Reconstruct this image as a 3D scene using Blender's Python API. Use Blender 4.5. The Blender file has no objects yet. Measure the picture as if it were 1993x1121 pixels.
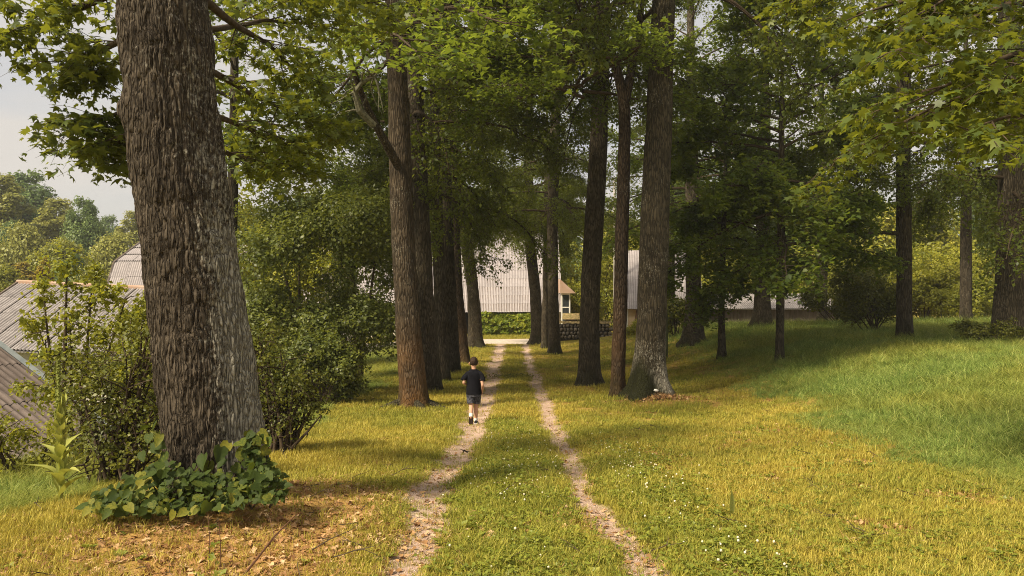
import bpy, math, random
import numpy as np
from mathutils import Vector, Matrix
D = bpy.data
S = bpy.context.scene
COL = S.collection
RNG = np.random.default_rng(7)
PI = math.pi
CZ = 1.62                     # camera height
F = 1560.0                    # focal length in photo pixels

# ------------------------------------------------------------------ camera, sky, sun, exposure
cam = D.objects.new('camera', D.cameras.new('camera'))
COL.objects.link(cam)
cam.location = (0, 0, CZ)
cam.rotation_euler = (PI / 2, 0, 0)
cam.data.sensor_width = 36
cam.data.lens = F / 1993 * 36
cam.data.clip_start = 0.1
cam.data.clip_end = 3000
S.camera = cam
SUN_EL, SUN_AZ = math.radians(47), math.radians(-126)   # azimuth from +Y clockwise: sun stands to the left, a little behind
sd = Vector((math.sin(SUN_AZ) * math.cos(SUN_EL), math.cos(SUN_AZ) * math.cos(SUN_EL), math.sin(SUN_EL)))
sun = D.objects.new('sun', D.lights.new('sun', 'SUN'))
COL.objects.link(sun)
sun.location = sd * 60
sun.rotation_euler = sd.to_track_quat('Z', 'Y').to_euler()
sun.data.energy = 4.4
sun.data.angle = math.radians(10.0)
sun.data.color = (1.0, 0.87, 0.66)
W = D.worlds.new('World'); S.world = W; W.use_nodes = True
nt = W.node_tree; nt.nodes.clear()
wo = nt.nodes.new('ShaderNodeOutputWorld'); bg = nt.nodes.new('ShaderNodeBackground')
sky = nt.nodes.new('ShaderNodeTexSky'); sky.sky_type = 'NISHITA'; sky.sun_disc = False
sky.sun_elevation = SUN_EL; sky.sun_rotation = SUN_AZ; sky.dust_density = 3.0; sky.air_density = 1.0
tc = nt.nodes.new('ShaderNodeTexCoord'); mp = nt.nodes.new('ShaderNodeMapping')
mp.inputs['Scale'].default_value = (1.2, 1.2, 7.0)
nz = nt.nodes.new('ShaderNodeTexNoise'); nz.inputs['Scale'].default_value = 2.2; nz.inputs['Detail'].default_value = 5
rp = nt.nodes.new('ShaderNodeMapRange'); rp.inputs['From Min'].default_value = 0.36; rp.inputs['From Max'].default_value = 0.56
rp.inputs['To Min'].default_value = 0.72; rp.inputs['To Max'].default_value = 0.97
mx = nt.nodes.new('ShaderNodeMix'); mx.data_type = 'RGBA'
mx.inputs['B'].default_value = (4.6, 4.3, 3.95, 1)      # thin bright veil of cloud over the sky
L = nt.links.new
L(tc.outputs['Generated'], mp.inputs[0]); L(mp.outputs[0], nz.inputs['Vector']); L(nz.outputs['Fac'], rp.inputs['Value'])
L(rp.outputs[0], mx.inputs['Factor']); L(sky.outputs[0], mx.inputs['A']); L(mx.outputs['Result'], bg.inputs['Color'])
bg.inputs['Strength'].default_value = 0.1
L(bg.outputs[0], wo.inputs[0])
S.view_settings.view_transform = 'Standard'; S.view_settings.look = 'None'
S.view_settings.exposure = 0.72; S.view_settings.gamma = 1.0; S.view_settings.use_curve_mapping = False
S.render.engine = 'CYCLES'
c = S.cycles
c.max_bounces = 7; c.diffuse_bounces = 4; c.glossy_bounces = 2; c.transmission_bounces = 4; c.transparent_max_bounces = 4
c.use_denoising = True; c.denoiser = 'OPENIMAGEDENOISE'; c.denoising_input_passes = 'RGB_ALBEDO_NORMAL'; c.denoising_prefilter = 'NONE'; c.caustics_reflective = False; c.caustics_refractive = False
c.sample_clamp_indirect = 4.0
c.filter_width = 1.0

# ------------------------------------------------------------------ numpy noise
_r = np.random.default_rng(3)
_T = _r.random((64, 64, 64)).astype(np.float32) * 2 - 1
def vnoise(p):
    p = np.asarray(p, dtype=np.float64)
    i = np.floor(p).astype(int); f = p - i; f = f * f * (3 - 2 * f)
    i &= 63; j = (i + 1) & 63
    x0, y0, z0 = i[..., 0], i[..., 1], i[..., 2]; x1, y1, z1 = j[..., 0], j[..., 1], j[..., 2]
    fx, fy, fz = f[..., 0], f[..., 1], f[..., 2]
    def l(a, b, t): return a + (b - a) * t
    return l(l(l(_T[x0, y0, z0], _T[x1, y0, z0], fx), l(_T[x0, y1, z0], _T[x1, y1, z0], fx), fy),
             l(l(_T[x0, y0, z1], _T[x1, y0, z1], fx), l(_T[x0, y1, z1], _T[x1, y1, z1], fx), fy), fz)
def fbm(p, o=4):
    p = np.asarray(p, dtype=np.float64); a = 1.0; s = 0.0
    for k in range(o):
        s = s + a * vnoise(p * 2 ** k + 7.3 * k); a *= 0.5
    return s
def n2(x, y, sc, o=3, off=0.0):
    x = np.asarray(x, float); y = np.asarray(y, float)
    return fbm(np.stack([x * sc + off, y * sc - off, np.zeros_like(x) + off * 1.7 + 0.5], -1), o)

# ------------------------------------------------------------------ terrain
def sm(t):
    t = np.clip(t, 0, 1); return t * t * (3 - 2 * t)
def h(x, y):
    x = np.asarray(x, float); y = np.asarray(y, float)
    r = np.interp(y, [-80, -5, 0, 5.4, 12, 16.5, 25, 39, 52, 70, 150, 400], [2.0, .2, 0, -.25, -.72, -1.1, -1.5, -1.85, -1.95, -2.1, -3.5, -3])
    rr = np.interp(y, [-80, 0, 8, 40, 50, 62, 100, 400], [1.6, .2, -.05, -.28, -.75, -1.7, -2.5, -2])
    ll = np.interp(y, [-80, 0, 5, 12, 20, 45, 60, 100, 200, 400], [.5, -.3, -.7, -2.0, -3.0, -2.9, -2.3, -4.0, -4.5, -3])
    tr = sm((x - 2.6) / 10); tl = sm((-x - 4) / 9)
    z = r + tr * (rr - r) + tl * (ll - r)
    z = z + np.maximum(x - 13, 0) * 0.02 * (y < 45)
    z = z + 0.20 * np.exp(-((x + 2.6) ** 2 + (y - 7) ** 2) / 1.6)
    z = z + 0.12 * np.exp(-((x - 3.5) ** 2 + (y - 20.5) ** 2) / 1.4)
    z = z + 0.05 * n2(x, y, .35, 3)
    for cx in (-.75, .78):
        z = z - 0.05 * np.exp(-((x - cx) / .28) ** 2) * (y < 50)
    return z
def hz(x, y): return float(h(x, y))
def P(px, py, d): return Vector(((px - 996.5) / F * d, d, CZ + (560.5 - py) / F * d))
def gx(px, d): return (px - 996.5) / F * d

# ------------------------------------------------------------------ mesh / object helpers
def np_mesh(name, V, Fc, attrs=None, smooth=False):
    V = np.asarray(V, dtype=np.float32).reshape(-1, 3); Fc = np.asarray(Fc, dtype=np.int32)
    m = D.meshes.new(name); n, k = Fc.shape
    m.vertices.add(len(V)); m.vertices.foreach_set('co', V.ravel())
    m.loops.add(n * k); m.loops.foreach_set('vertex_index', Fc.ravel())
    m.polygons.add(n); m.polygons.foreach_set('loop_start', np.arange(0, n * k, k, dtype=np.int32))
    if smooth: m.polygons.foreach_set('use_smooth', np.ones(n, dtype=bool))
    for a, v in (attrs or {}).items():
        at = m.attributes.new(a, 'FLOAT', 'POINT'); at.data.foreach_set('value', np.asarray(v, dtype=np.float32).ravel())
    m.update(calc_edges=True)
    return m
def link(name, data, mat=None, parent=None, kind=None, loc=None, rot=None):
    o = D.objects.new(name, data); COL.objects.link(o)
    if mat is not None and data is not None and not data.materials: data.materials.append(mat)
    if parent is not None: o.parent = parent
    if kind: o['kind'] = kind
    if loc is not None: o.location = loc
    if rot is not None: o.rotation_euler = rot
    return o
def tag(o, label, cat, group=None):
    o['label'] = label; o['category'] = cat
    if group: o['group'] = group
    return o
def thing(name, label, cat, loc=(0, 0, 0), rz=0, group=None):
    o = D.objects.new(name, None); COL.objects.link(o); o.location = loc; o.rotation_euler = (0, 0, rz)
    o.empty_display_size = .3
    return tag(o, label, cat, group)

class MB:
    def __init__(s): s.v = []; s.f3 = []; s.f4 = []; s.n = 0
    def add(s, V, Fc):
        V = np.asarray(V, float).reshape(-1, 3); Fc = np.asarray(Fc, int)
        (s.f4 if Fc.shape[1] == 4 else s.f3).append(Fc + s.n); s.v.append(V); s.n += len(V)
    def box(s, a, b, M=None):
        a = np.minimum(a, b); b = np.maximum(a, b) if False else b
        x0, y0, z0 = a; x1, y1, z1 = b
        V = np.array([[x0, y0, z0], [x1, y0, z0], [x1, y1, z0], [x0, y1, z0], [x0, y0, z1], [x1, y0, z1], [x1, y1, z1], [x0, y1, z1]], float)
        if M is not None: V = V @ np.array(M.to_3x3()).T + np.array(M.translation)
        s.add(V, [[0, 3, 2, 1], [4, 5, 6, 7], [0, 1, 5, 4], [1, 2, 6, 5], [2, 3, 7, 6], [3, 0, 4, 7]])
    def tube(s, pts, rad, n=6, cap=True, sq=None):
        V, Q = tube_np(np.asarray(pts, float), np.asarray(rad, float), n)
        if sq is not None: pass
        s.add(V, Q)
        if cap:
            k = len(pts) - 1
            for b in (0, k):
                cidx = b * n; c_ = V[cidx:cidx + n].mean(0)
                s.add(np.vstack([V[cidx:cidx + n], c_]), [[i, (i + 1) % n, n] if b else [(i + 1) % n, i, n] for i in range(n)])
    def quad(s, a, b, c_, d): s.add([a, b, c_, d], [[0, 1, 2, 3]])
    def tri(s, a, b, c_): s.add([a, b, c_], [[0, 1, 2]])
    def mesh(s, name, smooth=False):
        V = np.vstack(s.v); m = D.meshes.new(name)
        faces = [f for q in s.f4 for f in q.tolist()] + [f for q in s.f3 for f in q.tolist()]
        m.from_pydata(V.tolist(), [], faces)
        if smooth: m.polygons.foreach_set('use_smooth', np.ones(len(m.polygons), dtype=bool))
        m.update(); return m
    def obj(s, name, mat, parent=None, kind=None, smooth=False):
        return link(name, s.mesh(name, smooth), mat, parent, kind)

def tube_np(P_, R_, n):
    k = len(P_)
    T = np.gradient(P_, axis=0); T /= np.linalg.norm(T, axis=1, keepdims=True) + 1e-9
    ref = np.array([0, 1, 0]) if abs(T[0][1]) < .9 else np.array([1, 0, 0])
    A = np.cross(T, ref); A /= np.linalg.norm(A, axis=1, keepdims=True) + 1e-9
    B = np.cross(T, A)
    t = np.linspace(0, 2 * PI, n, endpoint=False)
    R_ = np.asarray(R_, float).reshape(k, -1)
    V = P_[:, None, :] + R_[:, :, None] * (np.cos(t)[None, :, None] * A[:, None, :] + np.sin(t)[None, :, None] * B[:, None, :])
    i = np.arange(k - 1)[:, None] * n; j = np.arange(n)[None, :]; j2 = (j + 1) % n
    Q = np.stack([i + j, i + j2, i + n + j2, i + n + j], -1).reshape(-1, 4)
    return V.reshape(-1, 3), Q

def resample(pts, step):
    pts = np.asarray(pts, float)
    seg = np.linalg.norm(np.diff(pts[:, :3], axis=0), axis=1); s = np.r_[0, np.cumsum(seg)]
    n = max(3, int(s[-1] / step)); t = np.linspace(0, s[-1], n)
    # smooth (Catmull) via repeated averaging after linear interpolation
    out = np.stack([np.interp(t, s, pts[:, k]) for k in range(pts.shape[1])], -1)
    w = max(1, int(0.5 / step))
    if n > 2 * w + 2:
        ker = np.ones(2 * w + 1) / (2 * w + 1)
        for _ in range(2):
            pad = np.vstack([2 * out[0] - out[1:w + 1][::-1], out, 2 * out[-1] - out[-w - 1:-1][::-1]])
            out = np.stack([np.convolve(pad[:, k], ker, 'valid') for k in range(pts.shape[1])], -1)
    return out

# ------------------------------------------------------------------ materials
def newmat(name):
    m = D.materials.new(name); m.use_nodes = True; n = m.node_tree; n.nodes.clear()
    return m, n, n.nodes.new('ShaderNodeOutputMaterial')
def N(n, t, **kw):
    o = n.nodes.new(t)
    for k, v in kw.items():
        if k in ('data_type', 'blend_type', 'attribute_name', 'attribute_type', 'feature', 'operation', 'distance'): setattr(o, k, v)
        else: o.inputs[k.replace('_', ' ')].default_value = v
    return o
def ramp(n, stops):
    r = n.nodes.new('ShaderNodeValToRGB'); e = r.color_ramp.elements
    e[0].position, e[0].color = stops[0][0], (*stops[0][1], 1)
    e[1].position, e[1].color = stops[-1][0], (*stops[-1][1], 1)
    for p, c_ in stops[1:-1]:
        x = e.new(p); x.color = (*c_, 1)
    return r
def mixc(n, fac, a, b, bt='MIX'):
    m = n.nodes.new('ShaderNodeMix'); m.data_type = 'RGBA'; m.blend_type = bt
    for k, v in (('Factor', fac), ('A', a), ('B', b)):
        if hasattr(v, 'is_linked') or hasattr(v, 'links'): n.links.new(v, m.inputs[k])
        elif k == 'Factor': m.inputs[k].default_value = v
        else: m.inputs[k].default_value = (*v, 1)
    return m.outputs['Result']
def math_(n, op, a, b=0.0, clamp=False):
    m = n.nodes.new('ShaderNodeMath'); m.operation = op; m.use_clamp = clamp
    for k, v in ((0, a), (1, b)):
        if hasattr(v, 'links'): n.links.new(v, m.inputs[k])
        else: m.inputs[k].default_value = v
    return m.outputs[0]

def leaf_mat(name, stops, trans=(.16, .22, .02), tf=.4, scale=.35, rough=.45, inst=False, spec=.35):
    m, n, out = newmat(name)
    at = N(n, 'ShaderNodeAttribute', attribute_name='rnd')
    co = N(n, 'ShaderNodeTexCoord'); no = N(n, 'ShaderNodeTexNoise', Scale=scale, Detail=3.0)
    n.links.new(co.outputs['Object'], no.inputs['Vector'])
    oi = N(n, 'ShaderNodeObjectInfo')
    f = math_(n, 'MULTIPLY', at.outputs['Fac'], .55)
    f = math_(n, 'ADD', f, math_(n, 'MULTIPLY', math_(n, 'SUBTRACT', no.outputs['Fac'], .25), .75))
    f = math_(n, 'ADD', f, math_(n, 'MULTIPLY', math_(n, 'SUBTRACT', oi.outputs['Random'], .5), .25), True)
    r = ramp(n, stops); n.links.new(f, r.inputs[0])
    p = N(n, 'ShaderNodeBsdfPrincipled', Roughness=rough); p.inputs['Specular IOR Level'].default_value = spec
    n.links.new(r.outputs[0], p.inputs['Base Color'])
    t = N(n, 'ShaderNodeBsdfTranslucent')
    n.links.new(mixc(n, .6, r.outputs[0], trans), t.inputs['Color'])
    mx_ = N(n, 'ShaderNodeMixShader', Fac=tf)
    n.links.new(p.outputs[0], mx_.inputs[1]); n.links.new(t.outputs[0], mx_.inputs[2]); n.links.new(mx_.outputs[0], out.inputs[0])
    return m

M = {}
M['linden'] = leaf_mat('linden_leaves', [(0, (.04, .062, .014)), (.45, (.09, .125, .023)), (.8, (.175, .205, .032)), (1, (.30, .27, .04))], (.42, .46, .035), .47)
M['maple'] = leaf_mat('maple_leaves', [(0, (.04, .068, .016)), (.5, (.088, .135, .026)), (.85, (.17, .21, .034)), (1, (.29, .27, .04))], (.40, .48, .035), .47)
M['maplefront'] = leaf_mat('near_maple_leaves', [(0, (.045, .07, .016)), (.5, (.095, .135, .024)), (.85, (.19, .225, .03)), (1, (.34, .29, .035))], (.42, .42, .025), .44)
M['shrub'] = leaf_mat('shrub_leaves', [(0, (.05, .065, .014)), (.5, (.14, .155, .024)), (.85, (.26, .25, .03)), (1, (.40, .34, .04))], (.26, .25, .02), .35, 1.6)
M['weep'] = leaf_mat('weeping_leaves', [(0, (.045, .065, .018)), (.5, (.12, .15, .034)), (.85, (.22, .24, .045)), (1, (.36, .32, .05))], (.36, .38, .04), .42, .8, .45, spec=.4)
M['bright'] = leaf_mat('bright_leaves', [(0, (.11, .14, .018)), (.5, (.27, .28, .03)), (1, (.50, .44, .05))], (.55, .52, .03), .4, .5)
M['yellowleaf'] = leaf_mat('yellow_leaves', [(0, (.14, .12, .015)), (.5, (.3, .23, .02)), (1, (.42, .30, .03))], (.35, .28, .02), .35, .5)
M['bluegreen'] = leaf_mat('blue_green_leaves', [(0, (.06, .11, .035)), (.5, (.16, .24, .065)), (1, (.32, .38, .10))], (.22, .27, .07), .35, .3)
M['olive'] = leaf_mat('olive_leaves', [(0, (.14, .16, .03)), (.5, (.33, .34, .065)), (1, (.52, .50, .11))], (.34, .32, .08), .38, .3)
M['ivy'] = leaf_mat('ivy_leaves', [(0, (.024, .042, .010)), (.5, (.065, .095, .018)), (1, (.30, .27, .035))], (.22, .26, .02), .3, 5.0, .6, spec=.15)
M['vine'] = leaf_mat('vine_leaves', [(0, (.07, .12, .012)), (.5, (.2, .26, .02)), (1, (.42, .40, .04))], (.3, .34, .02), .35, .8)

def grass_mat(name, green, dry, trans=(.3, .26, .03), tf=.3):
    m, n, out = newmat(name)
    at = N(n, 'ShaderNodeAttribute', attribute_name='rnd')
    ti = N(n, 'ShaderNodeAttribute', attribute_name='tone', attribute_type='INSTANCER')
    oi = N(n, 'ShaderNodeObjectInfo')
    r1 = ramp(n, green); r2 = ramp(n, dry)
    v = math_(n, 'ADD', math_(n, 'MULTIPLY', at.outputs['Fac'], .7), math_(n, 'MULTIPLY', oi.outputs['Random'], .3))
    n.links.new(v, r1.inputs[0]); n.links.new(v, r2.inputs[0])
    cc = mixc(n, ti.outputs['Fac'], r1.outputs[0], r2.outputs[0])
    p = N(n, 'ShaderNodeBsdfPrincipled', Roughness=.6); p.inputs['Specular IOR Level'].default_value = .2
    n.links.new(cc, p.inputs['Base Color'])
    t = N(n, 'ShaderNodeBsdfTranslucent'); n.links.new(cc, t.inputs['Color'])
    mx_ = N(n, 'ShaderNodeMixShader', Fac=tf)
    n.links.new(p.outputs[0], mx_.inputs[1]); n.links.new(t.outputs[0], mx_.inputs[2]); n.links.new(mx_.outputs[0], out.inputs[0])
    return m
M['grass'] = grass_mat('lawn_grass', [(0, (.06, .08, .015)), (.4, (.24, .26, .035)), (.7, (.38, .37, .05)), (1, (.64, .58, .12))],
                       [(0, (.11, .085, .02)), (.35, (.36, .29, .045)), (.65, (.56, .46, .07)), (1, (.80, .67, .20))])
M['meadow'] = grass_mat('meadow_grass', [(0, (.04, .08, .015)), (.4, (.17, .26, .05)), (.7, (.30, .38, .08)), (1, (.66, .70, .24))],
                        [(0, (.16, .18, .03)), (.6, (.35, .34, .05)), (1, (.5, .42, .1))])
M['litter'] = grass_mat('dry_leaf_litter', [(0, (.16, .07, .025)), (.5, (.40, .21, .08)), (1, (.64, .45, .22))],
                        [(0, (.2, .1, .04)), (.5, (.45, .27, .12)), (1, (.62, .48, .33))], tf=.1)

def simple_mat(name, c1, c2=None, rough=.8, scale=8.0, bump=.0, bscale=30.0, stretch=(1, 1, 1), det=5.0, spec=.2, rand=0.0):
    m, n, out = newmat(name)
    p = N(n, 'ShaderNodeBsdfPrincipled', Roughness=rough); p.inputs['Specular IOR Level'].default_value = spec
    co = N(n, 'ShaderNodeTexCoord'); mp_ = N(n, 'ShaderNodeMapping'); mp_.inputs['Scale'].default_value = stretch
    n.links.new(co.outputs['Object'], mp_.inputs[0])
    no = N(n, 'ShaderNodeTexNoise', Scale=scale, Detail=det); n.links.new(mp_.outputs[0], no.inputs['Vector'])
    r = ramp(n, [(.3, c1), (.7, c2 or c1)]); n.links.new(no.outputs['Fac'], r.inputs[0])
    colr = r.outputs[0]
    if rand:
        oi = N(n, 'ShaderNodeObjectInfo')
        g = math_(n, 'ADD', math_(n, 'MULTIPLY', oi.outputs['Random'], rand), 1 - rand / 2)
        cm = n.nodes.new('ShaderNodeCombineColor')
        for k in range(3): n.links.new(g, cm.inputs[k])
        colr = mixc(n, 1.0, colr, cm.outputs[0], 'MULTIPLY')
    n.links.new(colr, p.inputs['Base Color'])
    if bump:
        nb = N(n, 'ShaderNodeTexNoise', Scale=bscale, Detail=5.0); n.links.new(mp_.outputs[0], nb.inputs['Vector'])
        b = N(n, 'ShaderNodeBump', Strength=bump, Distance=.02); n.links.new(nb.outputs['Fac'], b.inputs['Height'])
        n.links.new(b.outputs[0], p.inputs['Normal'])
    n.links.new(p.outputs[0], out.inputs[0])
    return m

def bark_mat(name, dark, mid, lichen=(.36, .34, .27), la=.35, rust=None, low=None, fis=16.0, zs=.16, bumpd=.03, moss=.3):
    """fissured bark; lichen freckles; rust = orange algae low on the trunk; low = pale crust near the foot (attr 'ht' is height above the foot)"""
    m, n, out = newmat(name)
    p = N(n, 'ShaderNodeBsdfPrincipled', Roughness=.9); p.inputs['Specular IOR Level'].default_value = .15
    co = N(n, 'ShaderNodeTexCoord'); mp_ = N(n, 'ShaderNodeMapping'); mp_.inputs['Scale'].default_value = (1, 1, zs)
    n.links.new(co.outputs['Object'], mp_.inputs[0])
    wn = N(n, 'ShaderNodeTexNoise', Scale=5.0, Detail=3.0); n.links.new(mp_.outputs[0], wn.inputs['Vector'])
    wv = mixc(n, .12, mp_.outputs[0], wn.outputs['Color'], 'ADD')
    vo = N(n, 'ShaderNodeTexVoronoi', Scale=fis, feature='DISTANCE_TO_EDGE'); n.links.new(wv, vo.inputs['Vector'])
    fine = N(n, 'ShaderNodeTexNoise', Scale=60.0, Detail=6.0, Roughness=.7)
    mp2 = N(n, 'ShaderNodeMapping'); mp2.inputs['Scale'].default_value = (1, 1, .35); n.links.new(co.outputs['Object'], mp2.inputs[0])
    n.links.new(mp2.outputs[0], fine.inputs['Vector'])
    ridge = N(n, 'ShaderNodeMapRange'); n.links.new(vo.outputs['Distance'], ridge.inputs['Value']); ridge.inputs['From Max'].default_value = .22
    hh = math_(n, 'ADD', math_(n, 'MULTIPLY', ridge.outputs[0], .7), math_(n, 'MULTIPLY', fine.outputs['Fac'], .5))
    r = ramp(n, [(.2, dark), (.85, mid)]); n.links.new(hh, r.inputs[0]); c_ = r.outputs[0]
    big = N(n, 'ShaderNodeTexNoise', Scale=1.6, Detail=4.0); n.links.new(co.outputs['Object'], big.inputs['Vector'])
    big2 = N(n, 'ShaderNodeTexNoise', Scale=3.5, Detail=3.0); n.links.new(co.outputs['Object'], big2.inputs['Vector'])
    gg = N(n, 'ShaderNodeMapRange'); n.links.new(big2.outputs['Fac'], gg.inputs['Value']); gg.inputs['From Min'].default_value = .42; gg.inputs['From Max'].default_value = .62; gg.inputs['To Max'].default_value = .5
    c_ = mixc(n, gg.outputs[0], c_, tuple(v * 1.1 for v in dark))
    fl = N(n, 'ShaderNodeTexNoise', Scale=30.0, Detail=5.0, Roughness=.7); mp3 = N(n, 'ShaderNodeMapping'); mp3.inputs['Scale'].default_value = (1, 1, .75)
    n.links.new(co.outputs['Object'], mp3.inputs[0]); n.links.new(mp3.outputs[0], fl.inputs['Vector'])
    at = N(n, 'ShaderNodeAttribute', attribute_name='pale')
    lsum = math_(n, 'ADD', math_(n, 'ADD', math_(n, 'MULTIPLY', fl.outputs['Fac'], 1.0), math_(n, 'MULTIPLY', big.outputs['Fac'], .5)), math_(n, 'MULTIPLY', at.outputs['Fac'], .35))
    lm = N(n, 'ShaderNodeMapRange'); n.links.new(lsum, lm.inputs['Value']); lm.inputs['From Min'].default_value = .93 - la * .25; lm.inputs['From Max'].default_value = 1.05 - la * .25
    c_ = mixc(n, math_(n, 'MULTIPLY', math_(n, 'MULTIPLY', lm.outputs[0], .75), math_(n, 'ADD', math_(n, 'MULTIPLY', ridge.outputs[0], .7), .3)), c_, lichen)
    if rust:
        ht = N(n, 'ShaderNodeAttribute', attribute_name='ht')
        g = N(n, 'ShaderNodeMapRange'); n.links.new(ht.outputs['Fac'], g.inputs['Value']); g.inputs['From Min'].default_value = rust[1]; g.inputs['From Max'].default_value = .1
        rr_ = math_(n, 'MULTIPLY', g.outputs[0], math_(n, 'MULTIPLY', math_(n, 'SUBTRACT', big.outputs['Fac'], .25), 2.4, True), True)
        c_ = mixc(n, math_(n, 'MULTIPLY', rr_, .7), c_, rust[0])
    ms = N(n, 'ShaderNodeAttribute', attribute_name='moss')
    mm = math_(n, 'MULTIPLY', ms.outputs['Fac'], math_(n, 'ADD', fl.outputs['Fac'], .42), True)
    c_ = mixc(n, mm, c_, (.026, .027, .010))
    n.links.new(c_, p.inputs['Base Color'])
    b = N(n, 'ShaderNodeBump', Strength=1.0, Distance=bumpd); n.links.new(hh, b.inputs['Height']); n.links.new(b.outputs[0], p.inputs['Normal'])
    n.links.new(p.outputs[0], out.inputs[0])
    return m
M['bark_big'] = bark_mat('big_maple_bark', (.025, .019, .013), (.105, .084, .060), lichen=(.40, .38, .31), la=.05, fis=36, zs=.13, bumpd=.022)
M['bark'] = bark_mat('linden_bark', (.028, .022, .015), (.12, .098, .066), la=.22, fis=22, zs=.15, bumpd=.03)
M['bark_rust'] = bark_mat('rusty_bark', (.024, .018, .011), (.10, .075, .048), la=.3, rust=((.26, .12, .035), 2.2), fis=22, zs=.15)
M['bark_red'] = bark_mat('reddish_bark', (.024, .017, .011), (.10, .072, .048), la=.25, rust=((.20, .11, .05), 3), fis=22, zs=.2)
M['bark_pale'] = bark_mat('pale_footed_bark', (.028, .023, .015), (.11, .09, .058), la=.36, lichen=(.45, .42, .34), fis=22, zs=.15)
M['twig'] = simple_mat('twig_wood', (.04, .028, .018), (.09, .065, .04), .9, 20)
M['deadwood'] = simple_mat('dead_lichened_wood', (.07, .065, .04), (.19, .18, .12), .9, 20)

# ------------------------------------------------------------------ leaves
T_MAPLE = (np.array([[.42, 0, .03], [0, 0, 0], [.10, .50, -.06], [.34, .27, .02], [.78, .56, -.07], [.66, .20, .02], [1.06, 0, -.10],
                     [.66, -.20, .02], [.78, -.56, -.07], [.34, -.27, .02], [.10, -.50, -.06]]),
           np.array([[0, i, i + 1 if i < 10 else 1] for i in range(1, 11)]))
T_ARROW = (np.array([[0, 0, 0], [.12, .5, -.08], [.5, .24, 0], [.95, 0, -.06], [.5, -.24, 0], [.12, -.5, -.08]]),
           np.array([[0, 3, 2], [0, 2, 1], [0, 5, 4], [0, 4, 3]]))
T_LEAF = (np.array([[0, 0, 0], [.42, .40, .07], [1, 0, -.06], [.42, -.40, .07]]), np.array([[0, 2, 1], [0, 3, 2]]))
T_HEART = (np.array([[.32, 0, -.05], [0, 0, 0], [-.13, .22, .02], [.05, .46, .05], [.40, .50, .05], [.74, .28, .0], [1.02, 0, -.10],
                     [.74, -.28, .0], [.40, -.50, .05], [.05, -.46, .05], [-.13, -.22, .02]]),
           np.array([[0, i, i + 1 if i < 10 else 1] for i in range(1, 11)]))
def leaves_np(rng, pos, size, tpl, az=None, pitch=(-18, 22), roll=(0, 24), nrm=None):
    """pos (n,3), size (n,); random leaf frames; nrm = outward normals the blades lean towards"""
    n = len(pos); tv, tf = tpl; k = len(tv)
    if az is None: az = rng.random(n) * 2 * PI
    pt = np.radians(rng.normal(pitch[0], pitch[1], n)); rl = np.radians(rng.normal(roll[0], roll[1], n))
    X = np.stack([np.cos(az) * np.cos(pt), np.sin(az) * np.cos(pt), np.sin(pt)], -1)
    Yh = np.stack([-np.sin(az), np.cos(az), np.zeros(n)], -1); Zv = np.cross(X, Yh)
    Y = Yh * np.cos(rl)[:, None] + Zv * np.sin(rl)[:, None]; Z = np.cross(X, Y)
    if nrm is not None:
        Z = nrm + rng.normal(0, .45, (n, 3)); Z /= np.linalg.norm(Z, axis=1, keepdims=True)
        X = np.cross(Z, rng.normal(0, 1, (n, 3))); X /= np.linalg.norm(X, axis=1, keepdims=True) + 1e-9; Y = np.cross(Z, X)
    s = size[:, None, None]
    zc_ = rng.uniform(-.6, 2.6, n)[:, None, None]; wy_ = rng.uniform(.75, 1.12, n)[:, None, None]
    V = pos[:, None, :] + s * (tv[None, :, 0:1] * X[:, None, :] + wy_ * tv[None, :, 1:2] * Y[:, None, :] + zc_ * tv[None, :, 2:3] * Z[:, None, :])
    Fc = (tf[None] + (np.arange(n) * k)[:, None, None]).reshape(-1, tf.shape[1])
    rnd = np.repeat(rng.random(n), k)
    return V.reshape(-1, 3), Fc, rnd
def leaf_mesh(name, parts):
    V = []; Q = []; R = []; o = 0
    for v, f, r in parts:
        V.append(v); Q.append(f + o); R.append(r); o += len(v)
    return np_mesh(name, np.vstack(V), np.vstack(Q), {'rnd': np.concatenate(R)})

def limb_path(rng, p0, az, el, ln, droop=.0, wob=.25, n=9):
    """curved limb: starts at elevation el, bends by droop (negative falls) along its length"""
    p = np.array(p0, float); out = [p.copy()]; a = az; e = el
    for i in range(n - 1):
        a += rng.normal(0, wob * .5); e += droop / (n - 1) + rng.normal(0, wob * .3)
        p = p + ln / (n - 1) * np.array([math.cos(a) * math.cos(e), math.sin(a) * math.cos(e), math.sin(e)])
        out.append(p.copy())
    return np.array(out)
def side_twigs(rng, path, k, ln, flat=.35, start=.25, droop=-.4, up=.1):
    """twig polylines (k,4,3) leaving a limb on alternate sides"""
    t = start + (1 - start) * rng.random(k) ** .8; idx = t * (len(path) - 1); i = np.clip(idx.astype(int), 0, len(path) - 2); f = (idx - i)[:, None]
    A = path[i] * (1 - f) + path[i + 1] * f; T = path[i + 1] - path[i]; T /= np.linalg.norm(T, axis=1, keepdims=True)
    side = np.stack([-T[:, 1], T[:, 0], np.zeros(k)], -1); side /= np.linalg.norm(side, axis=1, keepdims=True) + 1e-6
    sg = np.where(rng.random(k) < .5, -1, 1)[:, None]
    d = T * rng.uniform(.3, 1.0, (k, 1)) + sg * side * rng.uniform(.4, 1.0, (k, 1)); d[:, 2] += rng.normal(up, flat, k)
    d /= np.linalg.norm(d, axis=1, keepdims=True)
    L_ = (ln * rng.uniform(.5, 1.2, k) * (1.15 - .5 * t))[:, None]
    pts = [A]
    for s in range(3):
        d = d.copy(); d[:, 2] += droop / 3; d += rng.normal(0, .12, d.shape); d /= np.linalg.norm(d, axis=1, keepdims=True)
        pts.append(pts[-1] + d * L_ / 3)
    return np.stack(pts, 1)
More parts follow.
